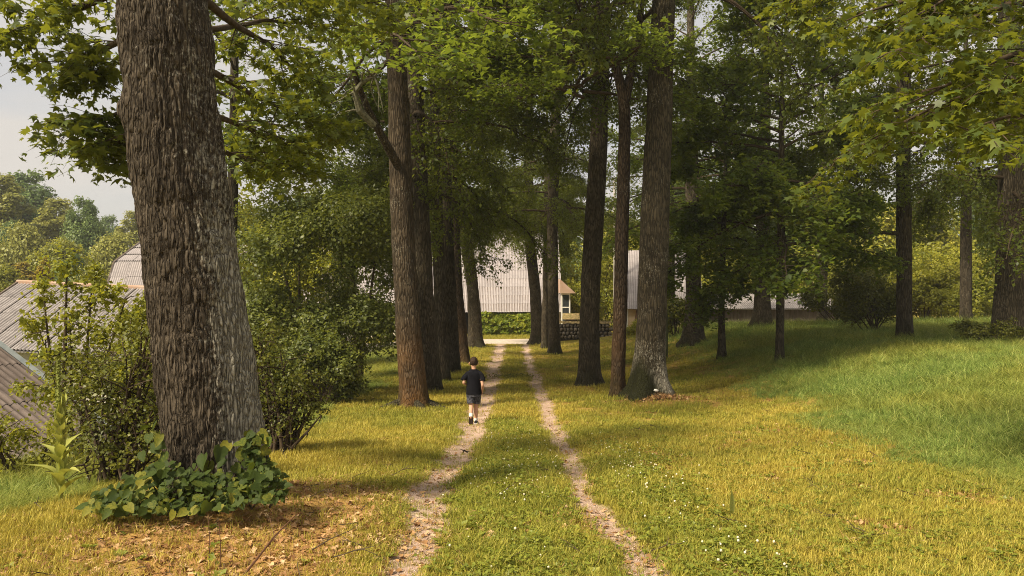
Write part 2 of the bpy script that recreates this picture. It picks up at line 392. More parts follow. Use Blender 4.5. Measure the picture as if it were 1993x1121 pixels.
def on_twigs(rng, tw, per, spread=.10, zsp=.5):
    k = len(tw); n = k * per; b = np.repeat(np.arange(k), per); t = rng.random(n) ** .75 * 3; i = np.clip(t.astype(int), 0, 2); f = (t - i)[:, None]
    p = tw[b, i] * (1 - f) + tw[b, i + 1] * f
    o = rng.normal(0, spread, (n, 3)); o[:, 2] *= zsp
    return p + o
def twigs_wood(mb, tw, r=.008):
    k = len(tw); n = 3
    T = tw[:, -1] - tw[:, 0]; T /= np.linalg.norm(T, axis=1, keepdims=True) + 1e-9
    A = np.cross(T, [0.1, .2, 1.]); A /= np.linalg.norm(A, axis=1, keepdims=True) + 1e-9; B = np.cross(T, A)
    ang = np.array([0, 2 * PI / 3, 4 * PI / 3]); rr = np.array([1, .75, .5, .2]) * r
    ring = np.cos(ang)[None, :, None] * A[:, None] + np.sin(ang)[None, :, None] * B[:, None]
    V = tw[:, :, None, :] + rr[None, :, None, None] * ring[:, None]
    base = (np.arange(k) * 12)[:, None, None]; i = np.arange(3)[None, :, None] * 3; j = np.arange(3)[None, None, :]; j2 = (j + 1) % 3
    Q = np.stack([base + i + j, base + i + j2, base + i + 3 + j2, base + i + 3 + j], -1).reshape(-1, 4)
    mb.add(V.reshape(-1, 3), Q)

def crown_variant(name, seed, z1=14.0, nl=26, rad=4.2, leaf=.085, per=34, tpl=T_LEAF, sub=22, tw=(3, .7), low=-.6, droop=-.9, pitch=(-35, 25), low_el=.1, bias=None, flat=.35, zp=.9, taper=.35, shape=None):
    """(limb mesh, leaf mesh) round a vertical axis whose z=0 is the lowest limb"""
    rng = np.random.default_rng(seed); wood = MB(); LP = []
    for i in range(nl):
        t = (i + rng.random() * .7) / nl; z = z1 * t ** zp
        az = i * 2.4 + rng.normal(0, .4)
        if bias is not None and rng.random() < .5: az = bias + rng.normal(0, .6)
        ln = rad * (1.05 - (1 - taper) * t ** 1.5) * rng.uniform(.75, 1.15)
        if shape: ln *= shape(az, t)
        el = low_el + 1.0 * t + rng.normal(0, .12)
        path = limb_path(rng, (0, 0, z), az, el, ln, droop * (1 - .5 * t), .22)
        r0 = .022 + .011 * ln * (1 - .5 * t)
        wood.tube(path, np.linspace(r0, .012, len(path)), 6, False)
        tws = side_twigs(rng, path, sub, ln * .36, flat, .22, -.5 if droop < -.5 else -.2)
        twigs_wood(wood, tws, .012)
        # second order
        t2 = []
        if t > .40: tws = tws[::3]
        for q in tws:
            t2.append(side_twigs(rng, q, tw[0], tw[1], .45, .2, -.9 if droop < -.5 else -.3))
        t2 = np.concatenate(t2); twigs_wood(wood, t2, .006)
        LP.append(on_twigs(rng, t2, per, .09, .8))
        LP.append(on_twigs(rng, tws, per // 2, .12, .8))
    pos = np.concatenate(LP); n = len(pos)
    lm = leaf_mesh(name + '_foliage', [leaves_np(rng, pos, leaf * rng.uniform(.65, 1.2, n), tpl, None, pitch, (0, 28))])
    return wood.mesh(name + '_limbs', True), lm

def blob_foliage(rng, lobes, n, size, tpl=T_LEAF, shell=.25, squash=1.0):
    lobes = np.array(lobes, float); w = lobes[:, 3] ** 2; w /= w.sum()
    i = rng.choice(len(lobes), n, p=w); d = rng.normal(0, 1, (n, 3)); d[:, 2] += .25; d /= np.linalg.norm(d, axis=1, keepdims=True)
    nr = fbm(d * 2.6 + i[:, None] * 3.7, 3)
    r = lobes[i, 3] * (1 + .22 * nr) * (1 - shell * rng.random(n) ** 1.4)
    p = lobes[i, :3] + d * r[:, None] * np.array([1, 1, squash])
    return leaves_np(rng, p, size * rng.uniform(.6, 1.25, n), tpl, nrm=d * .8 + np.array([0, 0, .35]))
def lobe_set(rng, kind, H, R):
    """unit lobes for a free-standing tree of height H and crown radius R"""
    out = []
    if kind == 'round':
        for k in range(60):
            z = rng.uniform(.2, .98); rr = R * math.sin(min(1, (1.06 - z) / .55) * PI / 2) * (1 if z > .4 else .85)
            a = rng.random() * 2 * PI; q = rr * rng.uniform(.35, .8)
            out.append((q * math.cos(a), q * math.sin(a), z * H, R * rng.uniform(.12, .26)))
        out += [(0, 0, .45 * H, R * .72), (R * .2, 0, .62 * H, R * .66), (-R * .15, 0, .78 * H, R * .5)]
    elif kind == 'cone':
        for k in range(44):
            z = rng.uniform(.08, 1.0); rr = R * (1.03 - z); a = k * 2.4
            out.append((rr * .75 * math.cos(a), rr * .75 * math.sin(a), z * H, R * (.10 + .22 * (1 - z))))
    else:   # tall, loose (birch)
        for k in range(64):
            z = rng.uniform(.15, 1.0); rr = R * math.sin(min(1, (1.08 - z) / .7) * PI / 2); a = rng.random() * 2 * PI; q = rr * rng.uniform(.2, .8)
            out.append((q * math.cos(a), q * math.sin(a), z * H, R * rng.uniform(.1, .22)))
        out += [(0, 0, .4 * H, R * .6), (0, 0, .6 * H, R * .55), (0, 0, .78 * H, R * .4)]
    return out

# ------------------------------------------------------------------ trunks
def trunk(name, parent, origin, pts, mat, seg=32, step=.12, flare=.5, ridge=.012, fseed=0, lobes=5, pale=None, mossh=.5, moss=.8, hi=False, zfoot=None, mossf=None):
    """pts = [(x,y,z,r)...] in world; origin = world loc of the parent thing"""
    pts = np.array(pts, float); pts[:, :3] -= np.array(origin)
    R_ = resample(pts, step); n = seg; k = len(R_)
    z0 = 0.0 if zfoot is None else zfoot
    t = np.linspace(0, 2 * PI, n, endpoint=False)[None, :]; hgt = R_[:, 2:3] - z0
    r = R_[:, 3:4] * np.ones((1, n))
    fl = np.exp(-np.maximum(hgt, 0) / .30)
    lob = .5 + .5 * np.sin(lobes * t + fseed) * .7 + .3 * np.sin((lobes - 2) * t + 2.1 * fseed)
    r = r * (1 + flare * fl * (.45 + lob)) + r * flare * .10 * np.exp(-np.maximum(hgt, 0) / 1.2) * np.sin(lobes * t + fseed)
    cs, sn = np.cos(t), np.sin(t)
    z = R_[:, 2:3] * np.ones((1, n))
    q = np.stack([cs * r, sn * r, z], -1)
    r = r * (1 + .05 * vnoise(q * [2.2, 2.2, 1.1] + fseed * 5.1) + .035 * vnoise(q * [6, 6, 2.5] + fseed))
    if hi:
        wq = q + .035 * np.stack([vnoise(q * 6), vnoise(q * 6 + 9), 0 * z], -1)
        wq[..., 0] += .05 * vnoise(q * [1.5, 1.5, 3.5] + 2); wq[..., 1] += .05 * vnoise(q * [1.5, 1.5, 3.5] + 8)
        a = 1 - np.abs(vnoise(wq * [27, 27, 4.6])); b_ = 1 - np.abs(vnoise(wq * [56, 56, 13] + 4))
        r = r + ridge * (a ** 3 * -1.5 + 1.0) - ridge * .7 * b_ ** 3 + .003 * vnoise(q * [90, 90, 50]) + .014 * vnoise(q * [9, 9, 2.0]) + .008 * vnoise(wq * [16, 16, 5] + 3)
        r = r + .05 * np.exp(-((z - 3.35) / .12) ** 2) * np.exp(-(np.mod(t - fseed - 2.4, 2 * PI) - PI) ** 2 / .08)
    else:
        a = 1 - np.abs(vnoise(q * [20, 20, 3])); r = r - ridge * a ** 3
    # a knot or two
    V, Q = tube_np(R_[:, :3], r, n)
    ang = np.arctan2(V[:, 1] - np.repeat(R_[:, 1], n), V[:, 0] - np.repeat(R_[:, 0], n)); H_ = V[:, 2] - z0
    pl = np.zeros(len(V)) if pale is None else pale(ang, H_)
    ms = moss * np.clip(1.2 - H_ / mossh + .6 * np.sin(2 * ang + fseed), 0, 1)
    if mossf: ms = mossf(ang, H_)
    o = link(name, np_mesh(name, V, Q, {'pale': pl, 'ht': H_, 'moss': ms}, True), mat, parent)
    return o

# ================================================================== SETTING
def axis(parts):
    out = [parts[0][0]]
    for a, b, s in parts:
        n = max(1, int(round((b - a) / s))); out += list(np.linspace(a, b, n + 1)[1:])
    return np.array(out)
xs = axis([(-260, -60, 10), (-60, -20, 2.5), (-20, -8, .6), (-8, -3, .2), (-3, 3, .09), (3, 9, .2), (9, 25, .6), (25, 60, 2.5), (60, 260, 10)])
ys = axis([(-60, -4, 4), (-4, 2, .5), (2, 16, .12), (16, 45, .3), (45, 70, .6), (70, 160, 3), (160, 300, 10)])
X_, Y_ = np.meshgrid(xs, ys); Z_ = h(X_, Y_)
nx, ny = len(xs), len(ys)
ii = (np.arange(ny - 1)[:, None] * nx + np.arange(nx - 1)[None, :])
Qg = np.stack([ii, ii + 1, ii + 1 + nx, ii + nx], -1).reshape(-1, 4)
MEADOW_X = lambda y: np.interp(y, [0, 7, 11, 20, 30, 45], [4.7, 4.6, 4.7, 5.9, 6.9, 7.5])
def zone(x, y):
    """0 = mown lawn, 1 = tall green grass"""
    nn = .5 * n2(x, y, .8, 3, 3.1)
    r_ = sm((x - MEADOW_X(y) + .15 + nn) / .8); l_ = sm((-x - np.interp(y, [0, 7, 12, 20, 45], [4.1, 4.0, 3.9, 3.7, 4.2]) + nn) / .5)
    return np.clip(r_ + l_, 0, 1)
def bare(x, y):
    return sm((n2(x, y, 1.7, 3, 21.) - .28) / .35) * sm((x - .2) / 1.0 + (y < 9) * .4)
def trackmask(x, y):
    w = np.interp(y, [3, 8, 15, 30, 50], [.15, .185, .23, .27, .30])
    wob = .10 * n2(x * 0, y, .5, 3, 8.0)
    e = .45 * n2(x, y, 2.2, 3, 1.0)
    lx = -.75 - .10 * sm((9 - y) / 6)
    rx = .78 + .05 * sm((9 - y) / 6)
    a = np.exp(-((x - lx - wob) / (w * 1.35)) ** 2) * (1 - .25 * sm((7 - y) / 3)); b_ = np.exp(-((x - rx - wob) / (w * .95)) ** 2)
    m = np.maximum(a, b_) + e * .55
    return sm((m - .30) / .5) * (y < 51.5)
def dryness(x, y):
    d_ = .56 + .45 * n2(x, y, .33, 3, 5.0) + .35 * n2(x, y, 1.3, 2, 2.0)
    d_ = d_ + .55 * np.exp(-((x + 2.6) / 2.4) ** 2 - ((y - 4.2) / 2.2) ** 2)
    d_ = d_ - .16 * np.exp(-(x / .45) ** 2) - .3 * np.exp(-((x - 1.35) / .4) ** 2) * sm((14 - y) / 6)
    d_ = d_ - .35 * sm((y - 20) / 8) * sm((x - 4) / 2)
    return np.clip(d_, 0, 1)
def litter(x, y):
    a = np.exp(-((x + 1.75) / .75) ** 2 - ((y - 6.6) / 2.4) ** 2)*1.1
    b_ = .8 * np.exp(-((x + 2.6) ** 2 + (y - 7) ** 2) / 1.1)
    c_ = .55 * np.exp(-((x + 3.2) / 1.3) ** 2 - ((y - 5.7) / .5) ** 2)
    d_ = .9 * np.exp(-((x - 3.7) ** 2 + (y - 19.9) ** 2) / .8)
    e_ = .6 * np.exp(-((x + 1.9) / 1.5) ** 2 - ((y - 4.4) / 1.2) ** 2)
    return np.clip(a + b_ + c_ + d_ + e_ + .4 * n2(x, y, 1.1, 3, 11.0) - .08, 0, 1)
mg, n, out = newmat('ground_soil')
p = N(n, 'ShaderNodeBsdfPrincipled', Roughness=.95); p.inputs['Specular IOR Level'].default_value = .1
co = N(n, 'ShaderNodeTexCoord')
n1 = N(n, 'ShaderNodeTexNoise', Scale=3.0, Detail=8.0, Roughness=.7); n.links.new(co.outputs['Object'], n1.inputs['Vector'])
n2_ = N(n, 'ShaderNodeTexNoise', Scale=55.0, Detail=5.0, Roughness=.7); n.links.new(co.outputs['Object'], n2_.inputs['Vector'])
mixn = math_(n, 'ADD', math_(n, 'MULTIPLY', n1.outputs['Fac'], .45), math_(n, 'MULTIPLY', n2_.outputs['Fac'], .55))
rg = ramp(n, [(.35, (.06, .065, .012)), (.5, (.16, .15, .022)), (.65, (.30, .26, .035))]); n.links.new(mixn, rg.inputs[0])
rd = ramp(n, [(.35, (.14, .10, .02)), (.5, (.34, .25, .04)), (.65, (.52, .39, .07))]); n.links.new(mixn, rd.inputs[0])
rb = ramp(n, [(.35, (.17, .08, .03)), (.5, (.44, .25, .08)), (.65, (.64, .42, .16))]); n.links.new(mixn, rb.inputs[0])
rt = ramp(n, [(.35, (.28, .18, .12)), (.5, (.52, .37, .28)), (.65, (.70, .54, .45))]); n.links.new(mixn, rt.inputs[0])
def A_(nm): return N(n, 'ShaderNodeAttribute', attribute_name=nm).outputs['Fac']
cc = mixc(n, A_('dry'), rg.outputs[0], rd.outputs[0]); cc = mixc(n, A_('litter'), cc, rb.outputs[0]); cc = mixc(n, A_('track'), cc, rt.outputs[0])
n.links.new(cc, p.inputs['Base Color'])
bb = N(n, 'ShaderNodeBump', Strength=.8, Distance=.03); n.links.new(n2_.outputs['Fac'], bb.inputs['Height']); n.links.new(bb.outputs[0], p.inputs['Normal'])
n.links.new(p.outputs[0], out.inputs[0])
xr, yr, zr = X_.ravel(), Y_.ravel(), Z_.ravel()
dr = dryness(xr, yr) * (1 - zone(xr, yr)); 
far = sm((yr - 40) / 8); dr = dr * (1 - far) + far * .35
gm = np_mesh('ground', np.stack([xr, yr, zr], -1), Qg, {'dry': dr, 'litter': np.clip(litter(xr, yr) * .85 + .5 * bare(xr, yr), 0, 1), 'track': trackmask(xr, yr)}, True)
link('ground', gm, mg, kind='structure')
# thin summer haze that pales the far tree line
hm, n, out = newmat('haze_air'); pv = n.nodes.new('ShaderNodeVolumePrincipled'); pv.inputs['Density'].default_value = .0006; pv.inputs['Color'].default_value = (.9, .92, .93, 1); pv.inputs['Anisotropy'].default_value = .2
n.links.new(pv.outputs[0], out.inputs['Volume']); mb = MB(); mb.box((-262, -62, -7), (262, 302, 32)); mb.obj('haze', hm, None, 'stuff')
# cross road of pale gravel in front of the farmhouse
M['gravel'] = simple_mat('pale_gravel', (.42, .35, .28), (.62, .54, .45), .95, 6, .5, 60)
gxs = np.arange(-45, 2.7, .8); gys = np.linspace(0, 1, 9); V = []
for v in gys:
    for u in gxs:
        y0 = 51.6 + .25 * float(n2(u, 3, .5, 2)) - 3.2 * float(sm((-u - 5) / 5)); y1 = 57.0 + .3 * float(n2(u, 9, .4, 2)) + max(0, u - 3) * .25
        y = y0 + (y1 - y0) * v; V.append((u, y, hz(u, y) + .012))
k = len(gxs); ii = (np.arange(8)[:, None] * k + np.arange(k - 1)[None, :])
link('road', np_mesh('road', V, np.stack([ii, ii + 1, ii + 1 + k, ii + k], -1).reshape(-1, 4), smooth=True), M['gravel'], kind='structure')

# ------------------------------------------------------------------ farm buildings
M['sheet'] = simple_mat('fibre_cement_sheet', (.31, .28, .285), (.44, .40, .40), .85, 2.5, .15, 40, rand=.16)
M['sheet_old'] = simple_mat('weathered_fibre_cement', (.24, .22, .22), (.38, .35, .345), .9, 3.0, .2, 40, rand=.18)
M['sheet_dark'] = simple_mat('dark_weathered_sheet', (.10, .078, .068), (.21, .17, .15), .9, 3.0, .2, 40, rand=.25)
M['ridge'] = simple_mat('rusty_ridge', (.40, .25, .17), (.50, .38, .30), .8, 2.0)
M['plaster'] = simple_mat('pale_plaster', (.55, .5, .44), (.7, .65, .58), .9, 1.5, .2, 30)
M['ochre'] = simple_mat('ochre_plaster', (.6, .38, .16), (.72, .58, .42), .9, 1.2, .2, 30)
M['dark'] = simple_mat('dark_opening', (.015, .012, .01), (.02, .016, .014), .9)
M['plank'] = simple_mat('weathered_planks', (.09, .07, .055), (.2, .16, .13), .9, 8, .3, 20, (1, 1, .15))
M['white'] = simple_mat('white_paint', (.7, .68, .62), (.78, .76, .7), .6)
M['glass'] = simple_mat('window_glass', (.03, .035, .04), (.05, .055, .06), .08, spec=.6)
M['brown'] = simple_mat('brown_wood', (.10, .05, .03), (.18, .10, .06), .85, 8)
M['stone'] = simple_mat('field_stone', (.09, .075, .06), (.26, .22, .18), .95, 6, .5, 25, rand=.6)
M['mosstile'] = simple_mat('mossy_tile', (.13, .12, .04), (.36, .25, .12), .95, 6, .4, 25, rand=.5)
M['mortar'] = simple_mat('dark_mortar', (.04, .032, .025), (.08, .065, .05), .95, 9)

def darken_valleys(m, waves, amt):  # darkens the sheet colour along the wave troughs so the corrugation shows
    n = m.node_tree; p = [q for q in n.nodes if q.type == 'BSDF_PRINCIPLED'][0]; src_ = p.inputs['Base Color'].links[0].from_socket
    co = N(n, 'ShaderNodeTexCoord'); sx = n.nodes.new('ShaderNodeSeparateXYZ'); n.links.new(co.outputs['Object'], sx.inputs[0])
    v = math_(n, 'SINE', math_(n, 'MULTIPLY', sx.outputs[0], waves * 2 * PI)); v = math_(n, 'MULTIPLY', math_(n, 'SUBTRACT', .35, v), amt, True)
    no = N(n, 'ShaderNodeTexNoise', Scale=3.0, Detail=4.0); n.links.new(co.outputs['Object'], no.inputs['Vector'])
    v = math_(n, 'MULTIPLY', v, math_(n, 'ADD', no.outputs['Fac'], .3))
    n.links.new(mixc(n, v, src_, (.07, .055, .045)), p.inputs['Base Color'])
for a_, w_, k_ in (('sheet', 8, .35), ('sheet_old', 7, .75), ('sheet_dark', 7, .8)): darken_valleys(M[a_], w_, k_)
def sheet_mesh(name, w, l, waves, amp):
    n = waves * 4; x = np.linspace(-.03, w + .03, n + 1); z = amp * np.sin(x / w * waves * 2 * PI)
    V = np.concatenate([np.stack([x, 0 * x, z + .03], -1), np.stack([x, 0 * x - l * 1.03, z + .045], -1)])
    i = np.arange(n); Q = np.stack([i, i + n + 1, i + n + 2, i + 1], -1)
    return np_mesh(name, V, Q, smooth=True)
def roof_plane(parent, o, u, v, nu, nv, me, mat, w, l, rng, gaps=()):
    """corrugated sheets laid in courses; o = ridge corner, u = unit along ridge, v = unit down the slope"""
    u = Vector(u).normalized(); v = Vector(v).normalized(); nrm = u.cross(-v).normalized()
    R3 = Matrix((u, -v, nrm)).transposed()
    for j in range(nv):
        for i in range(nu):
            if (i, j) in gaps: continue
            pos = Vector(o) + u * (w * i) + v * (l * j) + nrm * float(rng.uniform(0, .008)) + v * float(rng.uniform(-.02, .02))
            s = D.objects.new('roof_sheet', me); COL.objects.link(s); s.parent = parent
            s.matrix_local = Matrix.Translation(pos) @ (R3 @ Matrix.Rotation(float(rng.normal(0, .004)), 3, 'Z')).to_4x4()
rs = np.random.default_rng(21)
SH1 = sheet_mesh('roof_sheet', 1.0, .95, 8, .022); SH1.materials.append(M['sheet'])
SH2 = sheet_mesh('roof_sheet', 1.0, 1.35, 7, .04); SH2.materials.append(M['sheet_old'])
SH3 = sheet_mesh('roof_sheet', 1.0, 1.3, 7, .032); SH3.materials.append(M['sheet_dark'])
def plank_wall(parent, x0, x1, y, z0, z1, w=.3):
    k = int((x1 - x0) / w)
    for i in range(k):
        mb = MB(); d_ = float(rs.uniform(0, .012)); mb.box((x0 + i * w + .006, y - .03 - d_, z0 + float(rs.uniform(0, .05))), (x0 + (i + 1) * w - .006, y - d_, z1))
        mb.obj('plank', M['plank'], parent)

# main farmhouse barn, long roof facing the alley
B = thing('farm_building', 'long farm building with a steep pale corrugated roof at the end of the alley', 'barn')
x0, x1, yf, yb, zg, ze, yr_, zr_ = -16.0, 3.7, 62.0, 75.0, -2.3, 0.05, 68.3, 7.0
mb = MB(); mb.box((x0, yf, zg), (-3.95, yf + .35, ze)); mb.box((-3.95, yf, ze - .25), (-3.2, yf + .35, ze)); mb.box((-3.2, yf, zg), (x1, yf + .35, ze))
mb.box((x0, yf + .35, zg), (x0 + .3, yb, ze)); mb.box((x1 - .3, yf + .35, zg), (x1, yb, ze)); mb.box((x0, yb, zg), (x1, yb + .3, ze))
for xa in (x0 + .02, x1 - .32):
    a, b_, c_ = (xa, yf, ze), (xa, yb + .3, ze), (xa, yr_, zr_ - .12); d_ = .3
    mb.tri(a, c_, b_); mb.tri((xa + d_, yf, ze), (xa + d_, yb + .3, ze), (xa + d_, yr_, zr_ - .12))
mb.obj('wall', M['plaster'], B)
mb = MB(); mb.box((-3.95, yf + .5, zg), (-3.2, yf + .55, ze - .25)); mb.obj('doorway', M['dark'], B)
rf = MB(); rv = Vector((0, -(yr_ - yf + .45), -(zr_ - ze + .25))); rl = rv.length
for s_, ye in ((-1, yf - .45), (1, yb + .75)):
    za = ze - .2
    rf.add([(x0 - .2, ye, za - .06), (x1 + .2, ye, za - .06), (x1 + .2, yr_, zr_ - .06), (x0 - .2, yr_, zr_ - .06),
            (x0 - .2, ye, za), (x1 + .2, ye, za), (x1 + .2, yr_, zr_), (x0 - .2, yr_, zr_)],
           [[0, 3, 2, 1], [4, 5, 6, 7], [0, 1, 5, 4], [1, 2, 6, 5], [2, 3, 7, 6], [3, 0, 4, 7]])
ro = rf.obj('roof', M['plank'], B)
nv = int(rl / .95) + 1
roof_plane(ro, (x0 - .15, yr_, zr_), (1, 0, 0), rv, 20, nv, SH1, M['sheet'], 1.0, rl / nv * 1.0, rs)
mb = MB(); mb.tube([(x0 - .3, yr_, zr_ + .05), (x1 + .3, yr_, zr_ + .05)], [.14, .14], 8); mb.obj('ridge_cap', M['sheet'], ro)
# glazed porch at the right-hand gable
pb = thing('porch', 'small white framed glazed porch with a reddish roof at the gable of the long building', 'porch')
px0, px1, py0, py1 = 3.75, 4.35, 61.2, 63.6
for xx in (px0, px1):
    for yy in (py0, py1):
        mb = MB(); mb.box((xx, yy, -2.1), (xx + .1, yy + .1, 1.1)); mb.obj('post', M['white'], pb)
mb = MB(); mb.box((px0, py0 - .02, 1.1), (px1 + .1, py1, 1.22)); mb.box((px0 + .1, py0 + .01, -1.0), (px1, py0 + .06, -.9)); mb.box((px0 + .1, py0 + .01, .1), (px1, py0 + .06, .18)); mb.obj('rail', M['white'], pb)
mb = MB(); mb.box((px0 + .1, py0 + .03, -.9), (px1, py0 + .05, 1.1)); mb.obj('window', M['glass'], pb)
mb = MB(); mb.box((px0 + .1, py0 + .02, -2.1), (px1, py0 + .05, -1.0)); mb.obj('panel', M['brown'], pb)
mb = MB(); mb.add([(px0 - .1, py0 - .3, 1.22), (px1 + .5, py0 - .3, 1.22), (px1 + .5, py1, 1.22), (px0 - .1, py1, 1.22), (px0 - .1, py0 - .3, 2.3), (px0 - .1, py1, 2.3)],
                  [[0, 1, 2, 3], [1, 4, 5, 2], [0, 3, 5, 4]]); mb.add([(px0 - .1, py0 - .3, 1.22), (px1 + .5, py0 - .3, 1.22), (px0 - .1, py0 - .3, 2.3)], [[0, 1, 2]])
mb.obj('roof', M['ridge'], pb)
# vine on the wall
vr = np.random.default_rng(5)
nv_ = 5200; vx = vr.uniform(-2.75, 1.95, nv_); tz = vr.random(nv_)
lump = .16 + .16 * n2(vx, tz * 4, 1.5, 3); top = -.32 + .12 * n2(vx, vx * 0, 1.3, 3)
vz = -2.05 + tz * (2.05 + top)
pos = np.stack([vx, 61.9 - lump * 1.6 - vr.random(nv_) * .14 - .25 * np.sin(tz * PI), vz], -1)
lm = leaf_mesh('vine', [leaves_np(vr, pos, .19 * vr.uniform(.6, 1.3, nv_), T_HEART, nrm=np.tile([0, -.8, .45], (nv_, 1)))])
vn = link('climbing_vine', lm, M['vine']); tag(vn, 'dense sunlit climbing vine covering the low wall under the long pale roof', 'vine')

# right-hand barn
B = thing('farm_building', 'barn with ochre and white wall and pale corrugated roof right of the alley', 'barn')
x0, x1, yf, yb, ze, yr_, zr_ = 7.95, 13.0, 56.0, 66.0, .3, 61, 4.45
mb = MB(); mb.box((x0, yf, -2.2), (x1, yf + .3, ze)); mb.box((x0, yf + .3, -2.2), (x0 + .3, yb, ze)); mb.box((x1 - .3, yf + .3, -2.2), (x1, yb, ze)); mb.box((x0, yb, -2.2), (x1, yb + .3, ze))
for xa in (x0 + .02, x1 - .02): mb.tri((xa, yf, ze), (xa, yb, ze), (xa, yr_, zr_ - .1))
mb.obj('wall', M['ochre'], B)
mb = MB(); rv = Vector((0, -(yr_ - yf + .3), -(zr_ - ze + .1)))
for ye, za in ((yf - .3, ze - .1), (yb + .3, ze - .1)):
    mb.add([(x0 - .2, ye, za - .06), (x1 + .2, ye, za - .06), (x1 + .2, yr_, zr_ - .06), (x0 - .2, yr_, zr_ - .06), (x0 - .2, ye, za), (x1 + .2, ye, za), (x1 + .2, yr_, zr_), (x0 - .2, yr_, zr_)],
           [[0, 3, 2, 1], [4, 5, 6, 7], [0, 1, 5, 4], [1, 2, 6, 5], [2, 3, 7, 6], [3, 0, 4, 7]])
ro = mb.obj('roof', M['sheet'], B)
k = int(rv.length / .95); roof_plane(ro, (x0 - .2, yr_, zr_), (1, 0, 0), rv, 5, k + 1, SH1, M['sheet'], 1.07, rv.length / (k + 1), rs)
mb = MB(); mb.box((x0 - .26, yf - .32, ze - .2), (x0 - .2, yr_, ze - .12)); mb.box((x0 - .02, yf - .04, -2.2), (x0 + .16, yf, ze - .15)); mb.obj('corner_board', M['white'], B)
mb = MB(); mb.tube([(8.25, 54.6, hz(8.25, 54.6) - .05), (8.75, 55.9, 0.1)], [.07, .07], 6); o = mb.obj('wooden_prop', M['brown']); tag(o, 'dark brown timber prop leaning against the ochre barn wall', 'prop')
a_ = math.radians(-10); B.location = (7.95 - (7.95 * math.cos(a_) - 56 * math.sin(a_)), 56 - (7.95 * math.sin(a_) + 56 * math.cos(a_)), 0); B.rotation_euler.z = a_
# low dark shed further right
B = thing('farm_building', 'low dark plank shed with a pale roof behind the trees on the right', 'shed')
x0, x1, yf, ze, yr_, zr_ = 13.6, 26.0, 57.5, .12, 61, 1.15
plank_wall(B, x0, x1, yf, -1.9, ze, .45)
mb = MB(); mb.box((x0, yf + .01, -1.9), (x1, yf + .2, ze)); mb.box((x0, yf + .2, -1.9), (x0 + .2, 64.5, ze)); mb.box((x1 - .2, yf + .2, -1.9), (x1, 64.5, ze)); mb.obj('wall', M['plank'], B)
mb = MB()
for ye in (yf - .4, 64.8):
    mb.add([(x0 - .2, ye, ze - .06), (x1 + .2, ye, ze - .06), (x1 + .2, yr_, zr_ - .06), (x0 - .2, yr_, zr_ - .06), (x0 - .2, ye, ze), (x1 + .2, ye, ze), (x1 + .2, yr_, zr_), (x0 - .2, yr_, zr_)],
           [[0, 3, 2, 1], [4, 5, 6, 7], [0, 1, 5, 4], [1, 2, 6, 5], [2, 3, 7, 6], [3, 0, 4, 7]])
ro = mb.obj('roof', M['sheet'], B); rv = Vector((0, -(yr_ - yf + .4), -(zr_ - ze)))
roof_plane(ro, (x0 - .2, yr_, zr_), (1, 0, 0), rv, 12, 3, SH2, M['sheet_old'], 1.04, rv.length / 3, rs)
# gambrel barn far left
B = thing('farm_building', 'barn with a kinked pale panel roof behind the big leaning trunk on the left', 'barn')
x0, x1 = -23.2, -11.0
prof = [(45.0, -.1), (46.9, 3.1), (50.2, 4.45), (53.5, 3.1), (55.4, -.1)]
mb = MB()
for xa in (x0 + .1, x1 - .1):
    mb.add([(xa, y, z) for y, z in prof] + [(xa, 55.4, -3.2), (xa, 45.0, -3.2)], [[0, 1, 3, 4], [0, 4, 5, 6]]); mb.tri((xa, *prof[1]), (xa, *prof[2]), (xa, *prof[3]))
mb.box((x0 + .1, 45.0, -3.2), (x1 - .1, 45.3, -.1)); mb.box((x0 + .1, 55.1, -3.2), (x1 - .1, 55.4, -.1)); mb.obj('wall', M['plaster'], B)
mb = MB()
for (ya, za), (yb_, zb_) in zip(prof[:-1], prof[1:]):
    mb.quad((x0 - .1, ya, za), (x1 + .1, ya, za), (x1 + .1, yb_, zb_), (x0 - .1, yb_, zb_))
ro = mb.obj('roof', M['sheet_old'], B)
for a, b_, k in ((2, 1, 3), (1, 0, 4)):
    v_ = Vector((0, prof[b_][0] - prof[a][0], prof[b_][1] - prof[a][1]))
    roof_plane(ro, (x0 - .1, *prof[a]), (1, 0, 0), v_, 12, k, SH1, M['sheet'], 1.03, v_.length / k, rs)
mb = MB(); mb.tube([(x0 - .1, y, z + .04) for y, z in prof[:3]], [.07] * 3, 5); mb.obj('verge_board', M['plank'], ro)
# nearer left barn with rusty ridge
B = thing('farm_building', 'low barn with corrugated grey roof and rusty orange ridge at the left edge', 'barn')
RL, RR = Vector((-21.2, 34.5, 1.82)), Vector((-12.8, 34.0, 1.45)); u = (RR - RL); vdn = Vector((-.35, -4.9, -2.35)); vb = Vector((.3, 4.6, -2.4))
mb = MB()
for vv in (vdn, vb):
    a, b_ = RL, RR; mb.add([a, b_, b_ + vv, a + vv, a - Vector((0, 0, .06)), b_ - Vector((0, 0, .06)), b_ + vv - Vector((0, 0, .06)), a + vv - Vector((0, 0, .06))],
           [[0, 3, 2, 1], [4, 5, 6, 7], [0, 1, 5, 4], [1, 2, 6, 5], [2, 3, 7, 6], [3, 0, 4, 7]])
ro = mb.obj('roof', M['sheet_old'], B)
roof_plane(ro, RL, u, vdn, 8, 4, SH2, M['sheet_old'], u.length / 8, vdn.length / 4, rs)
mb = MB(); mb.tube([RL + Vector((-.1, 0, .05)), RL.lerp(RR, .5) + Vector((0, 0, .03)), RR + Vector((.1, 0, .05))], [.11, .11, .11], 6); mb.obj('ridge_cap', M['ridge'], ro)
mb = MB(); mb.tube([RL + Vector((-.05, 0, .04)), RL + vdn + Vector((-.05, 0, .04))], [.08, .08], 5); mb.obj('verge_board', M['plank'], ro)
